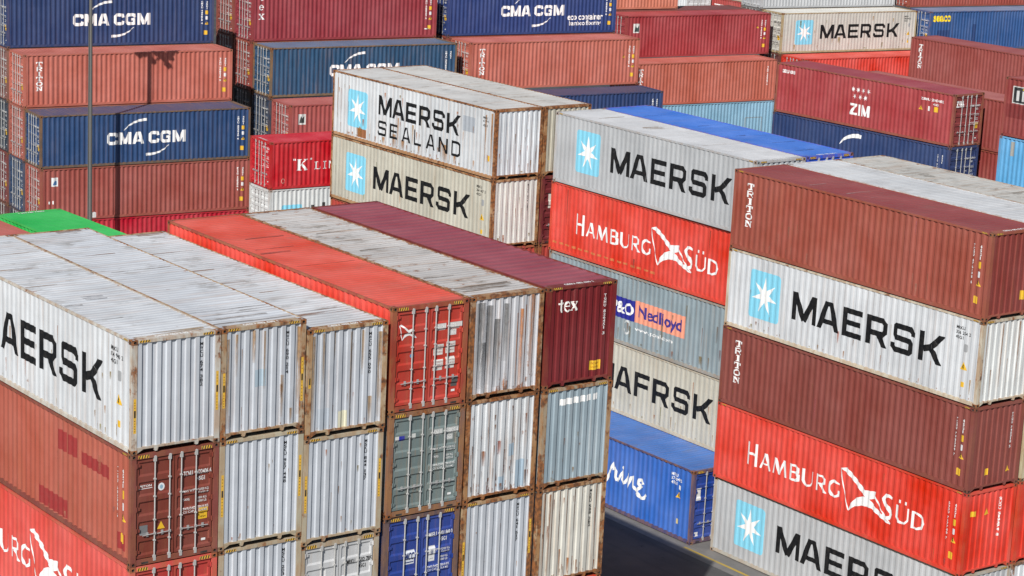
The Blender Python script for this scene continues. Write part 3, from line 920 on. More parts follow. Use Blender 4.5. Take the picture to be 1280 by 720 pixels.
# ---- front block, six columns; only the tiers that show carry markings
AX = [-30.33, -27.86, -25.42, -22.82, -20.30, -17.76]
AY = .04
def A(i, tier, col, label, **k):
    z = Z(tier) - (.305 if i == 2 else 0)
    dx = random.uniform(-.02, .02); dy = random.uniform(-.03, .03)
    return Box((AX[i] + dx, AY + dy, -90), z, col, label, GA, **k)
c = A(0, 5, C_WHITE, 'white container with broad black lettering topping the outer corner of the front block', depth=.018, rust=.36, roof=(.525, .545, .57), rroof=.40, frame=(.52, .50, .45), rframe=.55, endcol=C_LGREY, rend=.18)
c.scatter('side', 46, (.40, .22, .07), .3, seed=3); c.roof_stain([(7.55, 7.95, .9, 1.5), (.02, .3, .1, .9)], (.20, .19, .2)); c.roof_stain([(9.9, 10.0, .1, .9), (8.3, 8.4, .1, .6)])
c.roof_stain([(4.0, 4.1, .1, 1.4), (2.2, 2.3, .8, 2.3), (6.0, 6.08, .1, 1.0)], (.30, .16, .07)); c.roof_stain([(11.6, 11.95, .2, 2.2)], (.34, .24, .14))
c.star_lines(text_y=(.96, 2.0)); c.black_codes(); c.hazard_sides(); c.hazard_end(); c.height_strips(left=(.55, 1.42)); c.end_code(); c.roof_strip()
c = A(0, 4, (.35, .086, .056), 'faded red-brown container with darker repainted squares and brown bar doors', rust=.16, near='door', endcol=(.19, .045, .032), frame=C_DBROWN)
c.scatter('side', 30, (.46, .17, .11), .3, (.015, .05), seed=24)
for k, q in enumerate(((8.1, 1.97, 8.58, 2.5), (8.72, 1.98, 9.18, 2.5), (9.42, 1.93, 11.0, 2.25), (6.95, .2, 8.7, .68), (11.45, .32, 11.85, .75))):
    c.side('repaint_patch', rect(*q), (.27, .032, .032), .002)
c.white_codes(); c.hazard_sides(); c.hazard_end(door=True); c.door_marks('TCNU', '622406 6')
c.end('roundel', [arc(.87, 1.95, .09, .1, 0, 340, 15)], (.7, .72, .74)); c.end('roundel_core', [arc(.87, 1.95, .045, .055, 0, 340, 12)], (.25, .4, .5), lift=.006)
c.end('small_lettering', text_in('TRITON', .22, 2.0, .6, 2.06, .02) + rect(.2, 1.96, .62, 1.975), WHITE)
c = A(0, 3, (.60, .075, .06), 'bright red container with white capitals below the patched red-brown one', depth=.03, rust=.25, near='door', endcol=(.42, .035, .03))
c.side('lettering', hs_polys(), WHITE, key='hs'); c.white_codes('SUDU'); c.hazard_end(door=True); c.door_marks('SUDU', '618390 1', block=None)
c = A(1, 5, C_LGREY, 'white container with dark brown streaks across the near end of its roof', rust=.3, roof=(.50, .52, .55), rroof=.42, frame=(.42, .34, .24), rframe=.7, rend=.25)
c.scatter('end', 9, (.34, .17, .06), .3, (.015, .05), (.06, .3), seed=20); c.hazard_end(); c.height_strips(left=(.85, 1.75), right=(.75, 1.9)); c.end_code(text='MWCU 690 214'); c.roof_strip()
c.roof_stain([(10.3, 10.42, .1, 2.3), (10.75, 10.86, .2, 2.35), (11.1, 11.3, .1, 1.9), (11.55, 11.7, .1, 2.3), (5.4, 5.5, .4, 2.2), (10.55, 10.7, 1.4, 2.3)], (.16, .12, .09)); c.roof_stain([(.05, .35, 1.3, 2.1), (3.3, 3.38, .3, 1.6), (7.8, 7.86, .8, 2.2)], (.24, .10, .04)); c.runs('end', [(.2, 2.6, .3, .12), (.45, 2.7, 1.6, .08), (.95, 2.75, 1.9, .1), (1.25, 2.7, 1.2, .07), (2.25, 2.7, .4, .14), (1.78, 1.5, .4, .1), (2.05, .6, .2, .1)], (.38, .22, .09))
c.end('repaint_patch', rect(.98, 1.28, 1.3, 1.72), (.36, .45, .52), lift=.002)
c = A(1, 4, C_LGREY, 'clean pale grey container end right of the red-brown bar doors', rust=.12, frame=(.42, .38, .28), rframe=.45, rend=.06)
c.scatter('end', 9, (.34, .17, .06), .3, (.015, .05), (.06, .3), seed=15); c.hazard_end(); c.height_strips(left=(.9, 2.0), right=(1.1, 2.2)); c.end_code(text='MSKU 917 448')
c = A(1, 3, C_LGREY, 'pale grey container end at the picture edge between red doors and pale doors', rust=.15, frame=(.42, .36, .26), rframe=.5, rend=.1)
c.hazard_end(); c.end_code(text='MSKU 203 771')
c = A(2, 5, C_LGREY, 'white container standing lower than its neighbours beside the red doors on top', rust=.34, roof=(.515, .53, .55), rroof=.45, frame=(.45, .36, .24), rframe=.75, rend=.26)
c.runs('end', [(.2, 2.7, .2, .14), (.5, 2.75, 1.4, .09), (.85, 2.75, 2.0, .08), (1.35, 2.7, .4, .10), (1.7, 2.7, 1.5, .08), (1.95, .9, .2, .12), (2.22, 2.6, .3, .14)], (.36, .22, .09)); c.roof_stain([(.05, .4, 1.4, 2.3), (8.0, 8.1, 1.0, 2.2), (6.6, 6.7, .2, 1.4)], (.26, .12, .05))
c.roof_stain([(10.55, 10.75, .1, 2.3), (10.3, 10.4, .6, 2.3), (5.0, 5.12, .1, 1.3), (2.6, 2.72, .3, 2.0)], (.22, .095, .045))
c.scatter('end', 9, (.34, .17, .06), .3, (.015, .05), (.06, .3), seed=19); c.hazard_end(); c.height_strips(left=(1.35, 1.6), right=None); c.end_code(text='MWCU 655 090'); c.roof_strip()
c.end('repaint_patch', rect(.98, .18, 1.26, .62), (.62, .60, .46), lift=.002); c.end('repaint_patch', rect(.38, .2, .72, .75), (.38, .42, .47), lift=.002)
c = A(2, 4, C_LGREY, 'pale grey container end left of the grey-green bar doors', rust=.12, frame=(.43, .38, .28), rframe=.5, rend=.06)
c.scatter('end', 9, (.34, .17, .06), .3, (.015, .05), (.06, .3), seed=16); c.hazard_end(); c.height_strips(left=(.9, 1.9), right=(1.0, 2.05)); c.end_code(text='MSKU 844 137')
c = A(2, 3, C_GREYW, 'pale grey doors with a small blue star badge at the picture bottom', rust=.15, near='door', endcol=(.52, .53, .54), frame=(.40, .36, .28), rframe=.5)
c.hazard_end(door=True); c.door_marks('MRKU', '502 785', color=BLACK, plate=False, spec=False, tri=False)
c.end('badge', rect(.14, 1.5, .44, 1.9), SKY); c.end('badge_star', xf(star7(), .26, .34, .16, 1.53), WHITE, lift=.006); c.end('sticker', rect(.66, 1.72, .84, 2.1), WHITE, mat=M_PLAIN)
c = None
c = A(3, 5, C_RED, 'bright red container with red bar doors and a white flag emblem', rust=.24, near='door', roof=(.60, .075, .045), rroof=.2, endcol=(.44, .036, .022), frame=(.30, .05, .03), rframe=.42)
c.side('lettering', hs_polys(), WHITE, key='hs'); c.hazard_end(door=True)
c.door_marks('SUDU', '652319 1', plate=False, block=(.62, .60, .58), spec=False, tri=False)
c.roof_stain([(4.6, 4.7, .3, 1.6), (5.1, 5.18, .2, 1.2), (6.9, 6.98, .3, 2.2), (3.2, 3.3, .8, 2.1)], (.16, .05, .04))
c.end('flag_emblem', xf(flag_mark(), .56, .44, .26, 1.94), WHITE)
c.end('sticker', [arc(.69, 1.5, .06, .06, 0, 340, 14)], (.10, .28, .48), lift=.005, mat=M_PLAIN)
c.end('notice_sheet', rect(1.38, 1.42, 1.68, 1.72) + rect(1.77, 1.44, 2.06, 1.76) + rect(1.38, 1.0, 1.68, 1.30) + rect(1.77, 1.02, 2.06, 1.34), (.66, .65, .62), lift=.004, mat=M_PLAIN)
c.end('notice_text', sum((text_in('MAX WT 32500 KG', 1.4, 1.64 - .08 * i, 1.66, 1.68 - .08 * i) + text_in('TARE 3880 KG', 1.79, 1.66 - .08 * i, 2.04, 1.70 - .08 * i) + text_in('NET 28620 KG', 1.4, 1.22 - .08 * i, 1.66, 1.26 - .08 * i) + text_in('CU CAP 76.4', 1.79, 1.24 - .08 * i, 2.04, 1.28 - .08 * i) for i in range(3)), []), (.35, .08, .06), lift=.006)
c.end('data_plate', rect(1.98, .5, 2.18, .78), (.09, .09, .09), lift=.004, mat=M_PLAIN)
c = A(3, 4, C_SLATE, 'grey-green container with bar doors below the bright red bar doors', rust=.42, near='door', endcol=(.15, .195, .195), frame=(.20, .10, .07), rframe=.6)
c.door_marks('KNLU', '518823 4', plate=False, tri=False, block=(.45, .47, .46)); c.hazard_end(door=True)
c.end('badge', rect(.22, 2.1, .34, 2.24), (.62, .62, .6), mat=M_PLAIN); c.end('badge_blue', rect(.34, 2.1, .52, 2.24), (.02, .03, .33), mat=M_PLAIN); c.end('sticker', rect(.75, 2.1, .87, 2.26), (.6, .62, .6), mat=M_PLAIN)
c = A(3, 3, C_MARINE, 'dark blue bar doors with white letters and white notice sheets', rust=.14, near='door', endcol=(.02, .05, .25), frame=(.10, .07, .08), rframe=.4)
c.hazard_end(door=True); c.door_marks('MIEU', '301 849 0', plate=False, tri=False)
c.end('name_plate', rect(.70, 1.46, 1.03, 1.86), (.62, .66, .72), lift=.003, mat=M_PLAIN); c.end('lettering', text_in('MCC', .72, 1.58, 1.01, 1.80, .04) + rect(.72, 1.50, 1.01, 1.53), (.02, .04, .16), lift=.005); c.end('notice_sheet', rect(1.48, 1.42, 1.70, 1.86), (.66, .67, .68), lift=.004, mat=M_PLAIN)
c.end('notice_mark', rect(1.55, 1.6, 1.63, 1.76) + rect(1.53, 1.48, 1.65, 1.51), (.2, .22, .3), lift=.006)
c = A(4, 5, C_LGREY, 'dirty white container end with orange rust streaks beside the maroon one', rust=.62, roof=(.47, .45, .435), rroof=.7, frame=(.36, .25, .16), rframe=.8, rend=.66, endcol=(.50, .51, .54))
c.roof_stain([(10.9, 11.5, .2, 2.1), (4.6, 4.75, .4, 1.4), (5.9, 6.0, .5, 1.9), (3.4, 3.5, .6, 1.6), (8.2, 8.28, .3, 2.0), (9.6, 9.7, .2, 1.2)], (.17, .13, .10)); c.runs('end', [(1.75, 2.4, .25, .14), (1.88, 2.5, .3, .10), (2.06, 2.78, .5, .13), (2.16, 2.75, 1.6, .08), (1.58, 2.3, .3, .06)], (.48, .18, .05)); c.runs('end', [(.35, 2.7, .3, .34), (.62, 2.6, .4, .3), (.9, 2.2, .3, .24), (.5, 1.6, .2, .2), (1.2, 2.6, 1.0, .2)], (.17, .17, .17))
c = A(4, 4, C_WHITE, 'white container end speckled with deep rust spots and runs', rust=.62, frame=(.40, .24, .13), rframe=.85, rend=.68)
c.scatter('end', 46, (.27, .085, .028), .32, (.025, .085), (.1, .45), seed=7)
c.end('repaint_patch', rect(1.5, 1.15, 1.7, 1.5) + rect(1.2, .22, 1.4, .6) + rect(1.75, .22, 2.05, 1.0), (.33, .42, .50), lift=.002)
c = A(4, 3, C_LGREY, 'pale white container end with yellow strips below the rust speckled one', rust=.3, frame=(.42, .30, .18), rframe=.75, rend=.16)
c.scatter('end', 9, (.34, .17, .06), .3, (.015, .05), (.06, .3), seed=18); c.hazard_end(); c.height_strips(left=(.8, 1.8), right=(1.1, 2.1)); c.end_code(text='MWCU 641 517')
c = A(5, 5, C_MAROON, 'dark maroon container end with small white lowercase letters', rust=.1, roof=(.26, .058, .078), rroof=.08, nroof=30, rframe=.15, rend=.05)  # roof tone lifted towards purple, a painted-in sky reflection
c.hazard_end()
c.end('lettering', xf(serif_tex('t'), .20, .36, .42, 2.14) + xf(serif_tex('e'), .22, .40, .62, 2.14) + xf(serif_tex('x'), .24, .36, .85, 2.15), (.82, .80, .76))
c.end('id_code', text_down('TGHU 826451 3', 2.04, 2.52, .082, .02, w=.075), WHITE); c.end('caution_plate', rect(1.62, .36, 2.0, .63), YELLOW, mat=M_PLAIN)
c.end('caution_text', text_in("9'6\" HIGH", 1.68, .52, 1.94, .58) + text_in('CAUTION', 1.68, .42, 1.94, .47), (.3, .1, .02), lift=.006); c.roof_strip()
c = None
c = A(5, 4, C_BLUEGREY, 'light blue grey container end with a row of white marks along the top', rust=.3, frame=(.34, .28, .20), rframe=.75, rend=.18)
c.scatter('end', 9, (.34, .17, .06), .3, (.015, .05), (.06, .3), seed=17); c.hazard_end(); c.end('white_mark', sum((rect(.62 + .23 * i, 2.36 + .005 * i, .80 + .23 * i, 2.54 + .005 * i) for i in range(6)), []), WHITE)
c = A(5, 3, C_WHITE, 'cream white container end with brown rust running down its ribs', rust=.55, frame=(.45, .34, .22), rframe=.85, rend=.52, endcol=(.56, .55, .50))
c.end_code(text='MAEU 588 262'); c.scatter('end', 24, (.33, .12, .035), .3, seed=10); c.runs('end', [(.28, 2.75, .2, .12), (.46, 2.7, .3, .08), (.56, 2.75, .3, .10), (.82, 2.75, .9, .09), (1.08, 2.75, 1.2, .08), (1.36, 2.7, 1.5, .09), (1.62, 2.75, 1.9, .06), (2.12, 2.75, .6, .09), (.9, 1.0, .2, .08), (1.2, .7, .2, .08), (1.5, .6, .2, .06)], (.33, .125, .035))
for i in range(6):
    for t in (1, 2):
        A(i, t, (C_LGREY, C_RED, C_BROWN)[(i + t) % 3], 'container buried in the lowest tiers of the front block', rust=.3)

# green and faded pink roofs beyond the front block
c = Box((-21.9, 14.25, -88), 11.85, C_GREEN, 'bright green container roof just beyond the front block', GM, STD and L40, STD, rust=.04, rroof=.02)
c.roof_strip('far')
c = Box((-24.45, 13.75, -88.2), 11.74, (.40, .10, .08), 'faded pink roof at the picture edge below the green one', GM, rust=.2, rroof=.2)

# ---- five high stack at the lane
def D(i, tier, col, label, **k):
    dx = {5: -.07, 4: -.07, 3: -.12, 2: -.11, 1: 0}[tier] if i == 0 else random.uniform(-.03, .03)
    return Box((dx + i * 2.49, -.07 + random.uniform(-.02, .02), -90.05), Z(tier), col, label, GD, **k)
c = D(0, 5, C_BROWN, 'red-brown container with a vertical white word crowning the tall stack by the lane', rust=.12, roof=(.25, .052, .05), rroof=.12, endcol=(.20, .036, .030), rframe=.2)
c.runs('side', [(3.1, .7, .2, .05), (3.9, .55, .2, .05), (8.9, .9, .2, .05), (9.1, .6, .2, .07), (6.2, 2.7, 1.9, .03), (2.0, .45, .2, .05)], (.42, .18, .13)); c.scatter('side', 26, (.40, .18, .13), .25, (.015, .04), seed=21); c.roof_stain([(3.4, 3.5, .4, 1.2), (5.1, 5.25, .5, 1.6), (6.0, 6.1, .8, 1.4)], (.42, .25, .24))
c.side('lettering', triton_polys(), WHITE, key='tri'); c.white_codes(); c.hazard_sides(); c.end('caution_plate', rect(1.62, .55, 1.82, .85), YELLOW, mat=M_PLAIN); c.roof_strip()
c.hazard_end()
c = D(0, 4, C_WHITE, 'white star panel container between two brown ones in the lane stack', depth=.018, rust=.26, frame=(.55, .50, .40), rframe=.55, endcol=(.58, .60, .60), rend=.38)
c.scatter('side', 34, (.40, .20, .07), .25, seed=5); c.runs('end', [(.3, 2.7, .4, .12), (.62, 1.2, .3, .08), (1.0, 2.7, .6, .08), (1.35, 1.5, .3, .1), (1.8, 2.7, .5, .1)], (.36, .16, .05))
c.star_lines(); c.black_codes(); c.hazard_sides(); c.hazard_end()
c = D(0, 3, C_DBROWN, 'dark brown container with a vertical white word above the bright red one', rust=.08, rframe=.15)
c.scatter('side', 24, (.30, .11, .08), .3, (.015, .04), seed=23); c.side('lettering', triton_polys(), WHITE, key='tri'); c.white_codes(); c.hazard_sides()
c.end('id_code', text_down('TCNU 740318 5', 1.93, 2.5, .085, .03, w=.08), WHITE); c.end('caution_plate', rect(.78, .5, .95, .72), YELLOW, mat=M_PLAIN); c.end('warning_sign', [[(1.78, .5), (2.0, .5), (1.89, .72)]], YELLOW, mat=M_PLAIN)
c = D(0, 2, C_RED, 'bright red container with white capitals, second from the ground by the lane', depth=.03, rust=.1, rframe=.2)
c.scatter('side', 16, (.40, .12, .08), .3, (.015, .04), seed=22); c.side('lettering', hs_polys(), WHITE, key='hs'); c.white_codes('SUDU'); c.hazard_sides()
c.end('id_code', text_down('SUDU 519274 8', 1.72, 2.5, .095, .03, w=.09), WHITE); c.end('caution_plate', rect(.3, 2.02, .55, 2.2), YELLOW, mat=M_PLAIN); c.end('warning_sign', [[(.95, 2.0), (1.2, 2.0), (1.07, 2.25)]], YELLOW, mat=M_PLAIN)
c = D(0, 1, C_GREYW, 'grey star panel container standing on the ground by the yellow line', depth=.018, rust=.14, frame=(.42, .40, .35), rframe=.4)
c.star_lines(); c.hazard_sides(); c.black_codes(); c.hazard_end()
c = D(1, 5, C_WHITE, 'white container roof next to the red-brown crown of the lane stack', rust=.3, roof=(.52, .53, .54), rroof=.2)
c = D(1, 4, C_WHITE, 'white container end at the picture edge beside the white star panel one', rust=.3, rend=.3)
c = D(1, 3, C_WHITE, 'white container end with yellow strips beside the dark brown one', rust=.3, frame=(.5, .45, .3)); c.height_strips(left=(1.2, 2.2)); c.hazard_end()
c = D(1, 2, C_RED, 'red container end at the picture edge behind the bright red one', rust=.15)
c = D(1, 1, C_WHITE, 'rust stained white container end in the bottom corner of the picture', rust=.5, rframe=.8)
c = D(2, 5, (.5, .47, .40), 'beige dusty container roof behind the white roof of the lane stack', rust=.4, roof=(.46, .45, .42), rroof=.6)

for t in (1, 2, 3, 4):
    D(2, t, (C_WHITE, C_BROWN, C_GREYW, C_WHITE)[t - 1], 'container hidden inside a stack below one whose roof or side shows', rust=.25)
# ---- middle stacks across the lane
c = Box((1.95, 13.02, -90.5), Z(5) - .03, C_GREYW, 'grey star panel container with a clean white roof over the red one', GM, depth=.018, rust=.06, roof=(.55, .555, .565), rroof=.15, rframe=.25)
c.roof_stain([(4.4, 4.9, .9, 1.7), (8.6, 8.7, .4, 1.6), (1.9, 2.0, .7, 2.0)], (.30, .20, .12)); c.star_lines(panel=(1.42, .66, 2.98, 2.38), text_x=(3.66, 10.85)); c.hazard_sides(); c.hazard_end(); c.roof_strip()
c = Box((2.0, 13.15, -90.2), Z(4) - .03, C_RED, 'red container with white capitals and a flag above the grey-green one', GM, depth=.03, rust=.12, rframe=.25)
c.side('lettering', hs_polys(), WHITE, key='hs'); c.white_codes('SUDU')
c.runs('side', [(1.1, 2.7, 1.2, .06), (5.5, .7, .2, .1), (9.9, 2.7, 1.8, .06)], (.25, .05, .03)); c.side('scuff_band', sum((rect(.25 + .42 * i, .34 + .012 * (i % 3), .52 + .42 * i, .43 + .012 * (i % 2)) for i in range(16)), []), (.55, .16, .06), .002)
c = Box((1.95, 13.0, -90.1), Z(3) - .03, C_SLATE, 'grey-green container with a blue and peach name band', GM, rust=.34, frame=(.30, .30, .28), rframe=.4)
c.scatter('side', 40, (.22, .17, .11), .3, (.03, .12), (.2, .8), seed=6)
c.side('name_band', rect(4.1, 1.08, 5.66, 1.92), (.018, .022, .24), .002); c.side('name_band', rect(5.66, 1.1, 8.66, 1.98), (.76, .30, .20), .002)
c.side('lettering', text_in('P&O', 4.2, 1.28, 5.56, 1.76, .03), WHITE, .005)
c.side('lettering', text_in('Nedlloyd', 5.86, 1.18, 8.5, 1.82, .025), (.05, .035, .22), .005)
c.side('web_address', text_in('www.ponl.com', 5.72, .72, 8.0, .92, .01), WHITE); c.side('ring_mark', stroke(arc(5.2, .78, .16, .26, 20, 150, 8), .08) + stroke(arc(5.2, .78, .16, .26, 200, 330, 8), .08), (.55, .57, .57))
c = Box((2.0, 13.1, -90.1), Z(2) - .03, C_CREAM, 'white container whose worn black lettering shows above the bright blue one', GM, depth=.018, rust=.34, frame=(.5, .47, .38), rframe=.4)
c.star_lines(worn=True); c.scatter('side', 40, (.40, .24, .10), .3, seed=4)
c = Box((2.0, 13.1, -90.1), Z(1) - .03, C_GREYW, 'grey container at ground level hidden behind the bright blue one', GM, rust=.2)
c = Box((-.38, 12.85, -90), Z(1), C_MARINE, 'bright blue container with white script word on the ground by the dark lane', GM, near='door', rust=.16, roof=(.05, .155, .46), rroof=.22, endcol=(.02, .06, .30), frame=(.07, .06, .14), rframe=.45)
c.side('lettering', script_word(), WHITE)
c.side('id_code', text_in('MRKU', 10.95, 2.42, 11.3, 2.54, .02) + text_in('371 846 2', 10.95, 2.26, 11.55, 2.38, .02) + text_in('45G1', 10.95, 2.1, 11.28, 2.22, .02), WHITE); c.side('sticker', rect(11.36, 1.95, 11.5, 2.12), WHITE, mat=M_PLAIN); c.triangle(11.38, 1.62, .26); c.side('caution_plate', rect(11.32, .6, 11.46, .8), (.6, .5, .25), mat=M_PLAIN)
c.end('notice_sheet', rect(.22, 1.7, .46, 2.18) + rect(.18, .28, .44, .44), (.72, .72, .72), lift=.004, mat=M_PLAIN); c.hazard_end(door=True)
c = Box((4.47, 13.1, -90.3), Z(5) - .03, C_ROYAL, 'royal blue container roof beside the clean white roof', GM, near='door', rust=.05, rroof=.10, roof=(.05, .165, .56), rframe=.4)
c.roof_stain([(2.2, 2.35, .3, 1.5), (5.0, 5.1, .8, 2.0), (7.4, 7.5, .2, 1.2), (9.2, 9.3, 1.0, 2.2), (10.8, 10.95, .3, 1.6)], (.06, .09, .22)); c.hazard_end(door=True); c.roof_strip()

c = Box((-.56, 26.02, -89.6), Z(5) + .02, C_WHITE, 'rusty white container with two rows of black lettering and a star panel', GM, depth=.018, rust=.46, roof=(.52, .515, .50), rroof=.45, frame=(.42, .24, .13), rframe=.85, endcol=(.58, .61, .64), rend=.4)
c.star_lines(text_y=(1.43, 2.28), text_x=(3.65, 9.7), panel=(1.24, .58, 2.78, 2.22))
c.side('lettering', xf(sealand(), 6.12, .64, 3.67, .54), BLACK); c.runs('side', [(2.2, .6, .2, .5), (4.1, .5, .2, .25), (4.9, .75, .2, .35), (5.2, 1.5, .3, .12), (5.6, .6, .2, .3), (6.8, .55, .2, .2), (8.4, 1.1, .3, .14), (8.7, .9, .2, .4), (9.4, .6, .2, .2), (11.5, 2.6, .3, .12), (.4, 2.6, .8, .1), (11.9, 2.7, .2, .14)], (.42, .19, .05))
c.scatter('side', 60, (.44, .20, .055), .3, (.03, .12), seed=8); c.scatter('end', 22, (.36, .15, .05), .35, seed=9); c.side('rust_patch', rect(2.08, .2, 2.75, .58), (.30, .12, .055), .002); c.side('repaint_patch', rect(9.9, 1.72, 10.75, 2.35), (.36, .39, .43), .002)
c.side('id_code', text_in('MAEU', 11.3, 2.42, 11.6, 2.52, .02) + text_in('6 174', 11.3, 2.28, 11.65, 2.38, .02) + text_in('45G1', 11.3, 2.1, 11.6, 2.2, .02), BLACK); c.side('caution_plate', rect(11.7, .72, 11.84, .95), YELLOW, mat=M_PLAIN)
c = Box((-.58, 26.0, -89.65), Z(4) + .02, C_CREAM, 'cream star panel container below the rusty one with two rows of lettering', GM, depth=.018, rust=.34, frame=(.42, .26, .14), rframe=.8, endcol=(.56, .56, .53), rend=.4)
c.scatter('side', 26, (.40, .27, .12), .25, seed=11); c.scatter('end', 18, (.34, .15, .05), .25, seed=12); c.star_lines(panel=(1.24, .56, 2.8, 2.28)); c.black_codes(); c.end_code(u=1.85)
c = Box((-.5, 26.05, -89.8), Z(3) + .02, (.40, .055, .045), 'red container under the cream one, only a sliver of it showing', GM, rust=.4, rframe=.7)
c = Box((1.93, 26.02, -89.6), Z(5) + .02, C_CREAM, 'off-white container roof with rusty near edge behind the two row lettered one', GM, rust=.5, roof=(.50, .49, .465), rroof=.45, frame=(.40, .24, .13), rframe=.85)
c = Box((1.95, 26.0, -89.65), Z(4) + .02, (.17, .028, .035), 'narrow strip of dark maroon container squeezed behind the grey star panel one', GM, near='door', rust=.2); c.end('notice_sheet', rect(.42, 1.5, .56, 2.1), (.7, .66, .6), lift=.004, mat=M_PLAIN)
c = Box((1.95, 26.0, -89.65), Z(3) + .02, (.40, .05, .04), 'red container end low in the gap beside the maroon strip', GM, rust=.4)

# ---- back row, long sides to the camera, bar doors at their far ends
def rowpos(o, k, rot, step=2.62):
    r = R(rot); return (o[0] - k * step * sin(r), o[1] + k * step * cos(r), rot)
EO, ER = (-2.88, 51.0), -5.7
def E(k, tier, col, label, **kw):
    kw.setdefault('rust', .15)
    x, y, r = rowpos(EO, k, ER, 2.66)
    return Box((x + random.uniform(-.03, .03), y, r), Z(tier), col, label, GB, near='blank', far='door', **kw)
def codes_far(c, prefix='CMAU', num='518277 3'):
    c.door_marks(prefix, num, 'far', plate=True, tri=False)
c = E(0, 3, C_NAVY, 'dark blue container with white capitals and swooshes behind the lamp mast', roof=(.06, .07, .14), rroof=.35, frame=(.10, .08, .07), rframe=.4)
c.side('lettering', shipping_line_caps(), WHITE, key='cma'); c.white_codes('CMAU'); codes_far(c)
c = E(0, 2, (.30, .075, .062), 'dusky red container with a small white badge behind the foot of the lamp mast', rust=.16)
c.side('badge', rect(.62, 1.92, .98, 2.4), (.68, .7, .7), .003, M_PLAIN); c.side('badge_mark', [[(.68, 2.0), (.92, 2.0), (.92, 2.2), (.8, 2.25)]], (.06, .16, .34), .005); c.white_codes('FCIU'); c.side('lettering', rect(.45, .98, .52, 1.12) + rect(.68, .96, .74, 1.14), WHITE); codes_far(c, 'FCIU', '871045 2')
c = E(0, 1, (.42, .012, .03), 'crimson container glimpsed at the ground below the dusky red one', rust=.1); codes_far(c)
c = E(1, 4, C_SALMON, 'salmon red container with vertical white word and lamp mast shadow', rust=.06, roof=(.46, .135, .10), rroof=.06)
c.side('lettering', triton_polys(), WHITE, key='tri'); c.white_codes(); codes_far(c, 'TCNU', '413508 0')
c = E(1, 3, (.34, .10, .08), 'red bar doors between two sets of dark blue doors, mid height'); codes_far(c, 'TCLU', '720114 6')
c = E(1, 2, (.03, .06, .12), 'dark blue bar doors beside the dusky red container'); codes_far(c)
c = E(2, 5, C_NAVY2, 'dark blue container with white capitals at the top corner beside the mast', rust=.08)
c.side('lettering', shipping_line_caps(), WHITE, key='cma'); c.white_codes('CMAU'); codes_far(c)
c = E(2, 4, (.20, .09, .08), 'brownish bar doors below the top corner dark blue container'); codes_far(c, 'TEMU', '655902 1')
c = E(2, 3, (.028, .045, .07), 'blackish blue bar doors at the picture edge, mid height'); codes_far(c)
c = E(2, 2, (.16, .04, .045), 'dark red bar doors at the picture edge just above the green roof'); codes_far(c, 'TTNU', '902216 4')

c = E(3, 2, (.05, .05, .06), 'container end painted shadow dark at the very edge of the picture above the green roof')  # near-black colour stands in for the shadow at the row's end
c = E(2, 1, (.10, .04, .04), 'red bar doors darkened as if shaded at ground level behind the green roof')  # red taken down so the colour itself holds the shadow
c = E(1, 1, (.05, .05, .07), 'blue bar doors darkened as if shaded at ground level behind the green roof')  # same here, shadow put into the door colour
FO, FR = (11.93, 52.3), -5.8
def F(k, tier, col, label, **kw):
    kw.setdefault('rust', .15)
    x, y, r = rowpos(FO, k, FR, 2.66)
    return Box((x + random.uniform(-.03, .03), y, r), Z(tier), col, label, GB, near='blank', far='door', **kw)
c = F(0, 4, (.020, .070, .145), 'weathered blue container with its white lettering cut off by a rusty white roof', rust=.3, roof=(.10, .15, .24), rroof=.2, frame=(.14, .11, .08), rframe=.5)
c.side('lettering', shipping_line_caps(), WHITE, key='cma'); c.white_codes('CMAU', False); codes_far(c)
c = F(1, 5, (.26, .034, .045), 'dark pinkish red container with vertical white letters above the weathered blue one', rust=.06)
c.side('lettering', xf(serif_tex('t'), .34, .42, .42, 2.36) + xf(serif_tex('e'), .34, .42, .42, 1.82) + xf(serif_tex('x'), .36, .46, .42, 1.28), WHITE); c.white_codes('TGHU'); codes_far(c, 'TGHU', '300718 2')
c.side('sticker', rect(11.4, .5, 11.75, .56), WHITE, mat=M_PLAIN)
c = F(-1, 3, (.34, .075, .07), 'dull red container with small square badge above the crimson one', rust=.1, roof=(.42, .12, .105), rroof=.05)
c.side('badge', rect(.55, 1.75, 1.0, 2.35), (.6, .6, .58), .003, M_PLAIN); c.side('badge_mark', poly_tris([(.62, 1.85), (.93, 1.85), (.93, 2.25), (.8, 2.1), (.7, 2.25)]), (.05, .05, .05), .005); c.door_marks('GLDU', '740933 1', 'far', tri=False)
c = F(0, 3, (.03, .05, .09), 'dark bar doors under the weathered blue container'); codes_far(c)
c = F(1, 4, (.26, .05, .04), 'red bar doors beside the weathered blue doors'); codes_far(c, 'TCKU', '118260 7')
c = F(2, 5, (.24, .06, .05), 'red bar doors half in shadow in the gap at the top edge'); codes_far(c, 'TCKU', '990142 5')
c = F(1, 3, (.05, .05, .06), 'bar doors coloured as deep shadow in the narrow gap'); codes_far(c)  # colour itself is the gap's black shadow

